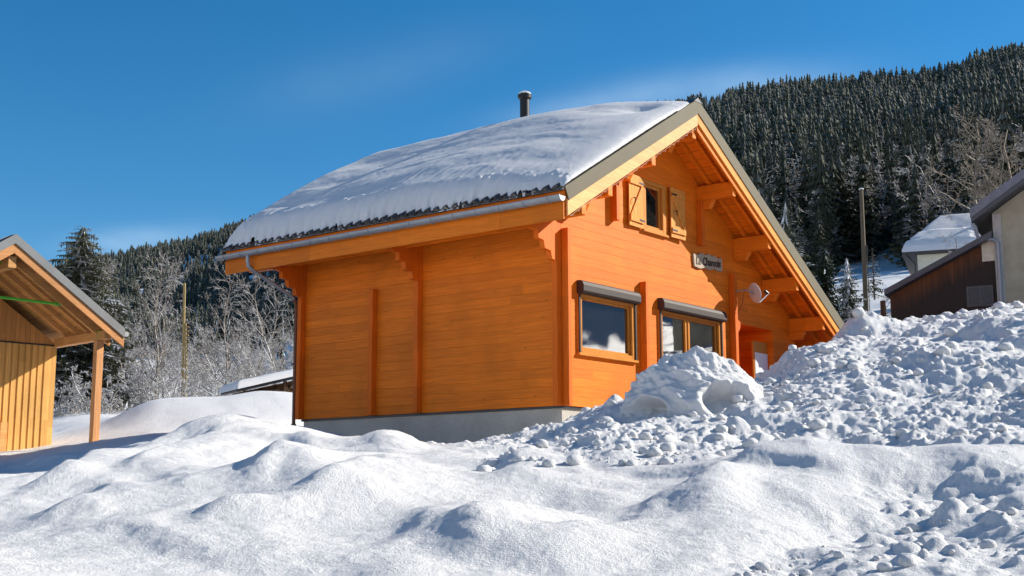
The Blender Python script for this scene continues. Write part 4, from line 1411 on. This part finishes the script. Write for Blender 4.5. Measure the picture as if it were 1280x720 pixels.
o = conifer('spruce_tree', 16, 4.6, 1.1, 18, 7, 5, .5, M_needle, 'slim blue-shaded spruce left of the cottage, at the foot of the forest')
place_px(o, 1097, 105, 1.0, .2)
o = bare_tree('bare_tree', 21, 12.6, 15, M_palebark, 'large leafless tree with pale branches above the farmhouse roof', spread=.62, dens=1.45, twig=.017, start=.12, upright=.4)
place_px(o, 1274, 78, 1.0, .5)
o = bare_tree('bare_tree', 22, 12.0, 11, M_palebark, 'leafless tree with low spreading branches above the snowy cottage roof', spread=.7, dens=1.2, twig=.016, start=.1, upright=.35)
place_px(o, 1242, 98, 1.05, 2.5)
o = bare_tree('bare_tree', 24, 14.0, 14, M_palebark, 'tall leafless tree at the right edge of the photo, behind the farmhouse roof', spread=.55, dens=1.3, twig=.017, start=.15, upright=.5)
place_px(o, 1284, 92, 1.0, 1.5)
for k, (px, D, s, lab) in enumerate(((1092, 50, .9, 'small frosted bush at the foot of the wooden pole, beside the lean-to'), (1050, 50, 1.1, 'pale frosted bush under the small spruce behind the snow bank'),
                                     (1200, 72, 1.0, 'thin bush of bare twigs before the snowy cottage roof'))):
    o = bare_tree('frosted_bush', 30 + k, 2.0 if k < 2 else 4.6, 16, M_frostbark, lab, 'bush', spread=.7, start=.02, twig=.008, dens=.9)
    if k < 2:
        place_top(o, 2.0, px + 6, D, (348, 366)[k], k)
    else:
        place_px(o, px, D, s, k)

# frosted wood on the left ----------------------------------------------------
rg = np.random.default_rng(17)
protos = [bare_tree('frosted_tree', 40 + k, 8.0, 22, M_frostbark, 'frosted leafless tree in the wood between the barn and the chalet', 'tree', 'frosted trees of the wood on the left',
                    spread=.50 + .08 * (k % 3), dens=1.3, twig=.0105, start=.10, upright=.5 + .1 * (k % 2), r0=.010, bend=.2) for k in range(5)]
shr = [bare_tree('frosted_shrub', 60 + k, 3.0, 20, M_frostbark, 'white frosted shrub at the foot of the wood on the left', 'shrub', 'frosted shrubs along the wood on the left',
                 spread=.75, dens=1.1, twig=.011, start=.03, upright=.35) for k in range(3)]
tall = [bare_tree('slender_tree', 70 + k, 10.5, 20, M_greybark, 'tall slender leafless trunk among the frosted trees on the left', 'tree', 'slender trunks in the wood on the left',
                  spread=.36, dens=1.0, twig=.0105, start=.2, upright=.6, r0=.009) for k in range(2)]
grey = [bare_tree('grey_tree', 80 + k, 12.0, 18, M_greybark, 'greyish bare tree behind the frosted wood below the left hill', 'tree', 'grey trees below the left hill',
                  spread=.48, dens=1.1, twig=.022, start=.15, upright=.55) for k in range(3)]
used = set()


def inst(lst, j):
    o = lst[j % len(lst)]
    if o.name not in used:
        used.add(o.name)
        return o
    return copy_tree(o)


for j in range(46):
    px = 52 + (390 - 52) * ((j * .618034) % 1); D = 66 + 55 * ((j * .754877) % 1)
    o = inst(protos, j); s = rg.uniform(.46, .76)
    place_px(o, px, D, s, rg.uniform(0, 6.28))
for j in range(38):
    px = 60 + (330 - 60) * ((j * .618034 + .3) % 1); D = 60 + 14 * ((j * .754877) % 1)
    o = inst(shr, j)
    place_px(o, px, D, rg.uniform(.6, 1.15), rg.uniform(0, 6.28))
for j, (px, D, s) in enumerate(((155, 70, .86), (196, 68, .86), (206, 74, .92), (283, 72, .85), (345, 76, .98), (118, 80, .9), (318, 90, 1.0))):
    place_px(inst(tall, j), px, D, s, rg.uniform(0, 6.28))
for j in range(32):
    px = 40 + (400 - 40) * ((j * .618034 + .11) % 1); D = 118 + 130 * ((j * .754877 + .4) % 1)
    place_px(inst(grey, j), px, D, rg.uniform(.5, .8), rg.uniform(0, 6.28))
con = [conifer('valley_spruce', 90 + k, 11, 2.0, 20, 8, 4, .4, M_needle, 'snow-dusted spruce among the grey trees below the left hill', 'tree', 'spruces below the left hill', fill=10) for k in range(2)]
for j in range(14):
    px = 120 + (400 - 120) * ((j * .618034 + .5) % 1); D = 170 + 120 * ((j * .754877 + .1) % 1)
    place_px(inst(con, j), px, D, rg.uniform(.7, 1.2), rg.uniform(0, 6.28))

# forest on the hills: the nearest trees one by one, the rest as one mass -------------
hillp = [conifer('hill_spruce', 110 + k, 18, 3.3 + .5 * (k % 3), 24, 9, 4, (.26, .36, .48)[k % 3], M_needle, 'dark frost-dusted spruce on the lower slope of the right hill', 'tree', 'spruces on the right hillside', droop=.4, top=.75, fill=13, fill_r=.72, fill_snow=.9)
         for k in range(6)]
hillb = [bare_tree('hill_bare_tree', 130 + k, 14, 20, M_greybark, 'grey leafless tree among the spruces of the right hill', 'tree', 'bare trees on the right hillside',
                   spread=.42, dens=1.05, twig=.035, start=.15, upright=.6) for k in range(3)]
rg = np.random.default_rng(23)
pts = []
cell = {}
tries = 0
while len(pts) < 15000 and tries < 200000:
    tries += 1
    left = rg.random() < .52
    r0_ = 520 if left else 165
    r = (r0_ ** 1.5 + rg.random() * ((1850 if left else 1380) ** 1.5 - r0_ ** 1.5)) ** (1 / 1.5)
    px = rg.uniform(-20, 640) if left else rg.uniform(640, 1400)
    if not left and r < 250 and px < 900:
        continue
    if not left and px > 1050 and px < 1140 and r < 195:
        continue
    ph = math.atan((px - 640) / (FPX * 1.005))
    x, y = r * math.sin(ph), r * math.cos(ph)
    sp_ = 3.2 if r < 400 else 4.0
    key = (int(x / sp_), int(y / sp_))
    if key in cell:
        continue
    cell[key] = 1
    pts.append((r, px, ph, x, y, left))
pts.sort()
Hh = heights(np.array([p[2] for p in pts]), np.array([p[0] for p in pts]))
nC = nB = 0
far = []
for p, z in zip(pts, Hh):
    r, px, ph, x, y, left = p
    s = (.50 + .75 * rg.random() ** .8) * (.72 if left else 1)
    barekind = rg.random() < (.36 if r < 420 else .12) * (2.2 if fbm(np.array([x / 90.]), np.array([y / 90.]), 501, 2)[0] > .12 else .6) + (.25 if px > 1180 and r < 500 else 0)
    if not left and not barekind and nC < 285 and 850 < px < 1320:
        o = inst(hillp, nC); nC += 1
    elif not left and barekind and nB < 110 and 850 < px < 1320:
        o = inst(hillb, nB); nB += 1
    else:
        far.append((x, y, z, s, rg.uniform(0, 6.28), barekind)); continue
    o.location = (x, y, z - .3); o.rotation_euler = (0, 0, rg.uniform(0, 6.28)); wq = s ** .6 * rg.uniform(.85, 1.25); o.scale = (wq, wq, s * rg.uniform(.9, 1.15))

# forest on the slopes right of the frame, seen in the window panes
for j in range(1500):
    r = rg.uniform(140, 520) if j % 3 else rg.uniform(118, 185); ph = R(rg.uniform(32, 100) if j % 3 else rg.uniform(58, 96))
    if j % 3 == 0 and fbm(np.array([r * math.sin(ph) / 16.]), np.array([r * math.cos(ph) / 16.]), 601, 2)[0] < .12:
        continue
    far.append((r * math.sin(ph), r * math.cos(ph), None, rg.uniform(.6, 1.1), rg.uniform(0, 6.28), False))
k_ = [i for i, f in enumerate(far) if f[2] is None]
hz_ = heights(np.array([math.atan2(far[i][0], far[i][1]) for i in k_]), np.array([math.hypot(far[i][0], far[i][1]) for i in k_]))
for i, z in zip(k_, hz_):
    far[i] = far[i][:2] + (z,) + far[i][3:]
lod = [spruce_arrays(160 + k, 19, 3.7 + .5 * (k % 3), 7, 6, 1, (.25, .4, .55)[k % 3], droop=.5, top=.66, fill=9, fill_n=8, fill_r=.85, fill_snow=1.2, jag=.45) for k in range(5)]
lod2 = [spruce_arrays(180 + k, 19, 4.0 + .6 * (k % 3), 3, 5, 1, (.3, .45, .6)[k % 3], droop=.5, top=.66, fill=8, fill_n=7, fill_r=.95, fill_snow=1.2) for k in range(5)]
lodb = []
for k in range(2):
    V, F, lv = bare_arrays(170 + k, 14, 11, spread=.42, dens=.5, twig=.08, start=.2, upright=.6, sub=2)
    F = np.concatenate([F[:, [0, 1, 2]], F[:, [0, 2, 3]]])
    lodb.append((V, F, np.full(len(F), 2)))
Vs, Fs, Ms, off = [], [], [], 0
for j, (x, y, z, s, a, bk) in enumerate(far):
    V, F, Mi = lodb[j % 2] if bk else (lod if x * x + y * y < 600 ** 2 else lod2)[j % 5]
    wq = s ** .6 * (.85 + .5 * ((j * .7548) % 1))
    ca, sa = math.cos(a) * wq, math.sin(a) * wq
    q = np.stack([V[:, 0] * ca - V[:, 1] * sa + x, V[:, 0] * sa + V[:, 1] * ca + y, V[:, 2] * s * (.9 + .25 * ((j * .618) % 1)) + z - .4], -1)
    Vs.append(q.astype(np.float32)); Fs.append(F + off); Ms.append(Mi); off += len(V)
ff = link('far_forest', np_mesh('far_forest', np.concatenate(Vs), np.concatenate(Fs), [M_needle, M_hillfrost, M_greybark], np.concatenate(Ms), smooth=False))
tag(ff, 'dense frost-dusted forest covering the upper slopes of the hills', 'forest', kind='stuff')


# ------------------------------------------------------------------ sun and sky
sd_ = 1.37 * hu - hv + np.array([0, 0, .94]); sd_ /= np.linalg.norm(sd_)
el = math.asin(sd_[2]); az = math.atan2(sd_[0], sd_[1])       # clockwise from +Y
sun = bpy.data.lights.new('sun', 'SUN')
sun.energy = 5.0; sun.angle = R(.53); sun.color = (1, .935, .83)
so = bpy.data.objects.new('sun', sun); COL.objects.link(so)
so.rotation_euler = Vector(-sd_).to_track_quat('-Z', 'Y').to_euler()
wd = bpy.data.worlds.new('World'); S.world = wd; wd.use_nodes = True
nt = wd.node_tree
bg = nt.nodes['Background']
sky = nt.nodes.new('ShaderNodeTexSky')
sky.sky_type = 'NISHITA'; sky.sun_disc = False
sky.sun_elevation = el; sky.sun_rotation = az
sky.altitude = 1400; sky.air_density = 1.0; sky.dust_density = .15; sky.ozone_density = 3.2
tc = nt.nodes.new('ShaderNodeTexCoord')
# thin cirrus: a layer far overhead, projected from the direction
sp = nt.nodes.new('ShaderNodeSeparateXYZ'); nt.links.new(tc.outputs['Generated'], sp.inputs[0])
zc = mth(nt, 'MAXIMUM', sp.outputs[2], .02)
cx_ = nt.nodes.new('ShaderNodeCombineXYZ')
nt.links.new(mth(nt, 'DIVIDE', sp.outputs[0], zc), cx_.inputs[0]); nt.links.new(mth(nt, 'DIVIDE', sp.outputs[1], zc), cx_.inputs[1])
mp = nt.nodes.new('ShaderNodeMapping'); mp.inputs['Scale'].default_value = (.42, .16, 1); mp.inputs['Rotation'].default_value = (0, 0, R(-24)); mp.inputs['Location'].default_value = (3.1, 1.7, 0)
nt.links.new(cx_.outputs[0], mp.inputs[0])
cn = noise(nt, mp.outputs[0], 2.2, 5, .6)
cf = None


def vdot(v):
    n = nt.nodes.new('ShaderNodeVectorMath'); n.operation = 'DOT_PRODUCT'
    nt.links.new(tc.outputs['Generated'], n.inputs[0]); n.inputs[1].default_value = tuple(v)
    return n.outputs['Value']


for (px, py, wx, wy, tilt, st_) in ((880, 108, .085, .014, 4, .34), (185, 300, .050, .011, 9, .42), (470, 90, .09, .022, 16, .07), (960, 118, .06, .012, 2, .22), (715, 138, .06, .010, 8, .24)):
    d0 = at(px, py, 1.0); d0 = d0 / np.linalg.norm(d0)
    rt = np.array([d0[1], -d0[0], 0]); rt /= np.linalg.norm(rt); upv = np.cross(rt, d0)
    c_, s_ = math.cos(R(tilt)), math.sin(R(tilt))
    a_v, b_v = rt * c_ + upv * s_, upv * c_ - rt * s_
    aa = mth(nt, 'DIVIDE', mth(nt, 'SUBTRACT', vdot(a_v), float(d0 @ a_v)), wx)
    bb = mth(nt, 'DIVIDE', mth(nt, 'SUBTRACT', vdot(b_v), float(d0 @ b_v)), wy)
    q = mth(nt, 'ADD', mth(nt, 'MULTIPLY', aa, aa), mth(nt, 'MULTIPLY', bb, bb))
    g = mth(nt, 'MULTIPLY', mth(nt, 'EXPONENT', mth(nt, 'MULTIPLY', q, -1.0)), st_)
    cf = g if cf is None else mth(nt, 'ADD', cf, g)
cf = mth(nt, 'MULTIPLY', cf, maprange(nt, cn, .3, .7, .25, 1.1))
col = mixc(nt, cf, sky.outputs[0], (6.5, 7.6, 8.6))
hs = nt.nodes.new('ShaderNodeHueSaturation')
hs.inputs['Saturation'].default_value = 1.33
hs.inputs['Hue'].default_value = .494
nt.links.new(col, hs.inputs['Color'])
nt.links.new(hs.outputs[0], bg.inputs['Color'])
bg.inputs['Strength'].default_value = .084
S.view_settings.view_transform = 'Standard'; S.view_settings.look = 'None'
S.view_settings.exposure = 0.72; S.view_settings.gamma = 1
S.cycles.max_bounces = 6; S.cycles.diffuse_bounces = 3; S.cycles.glossy_bounces = 3
S.cycles.use_denoising = True
S.render.use_persistent_data = False
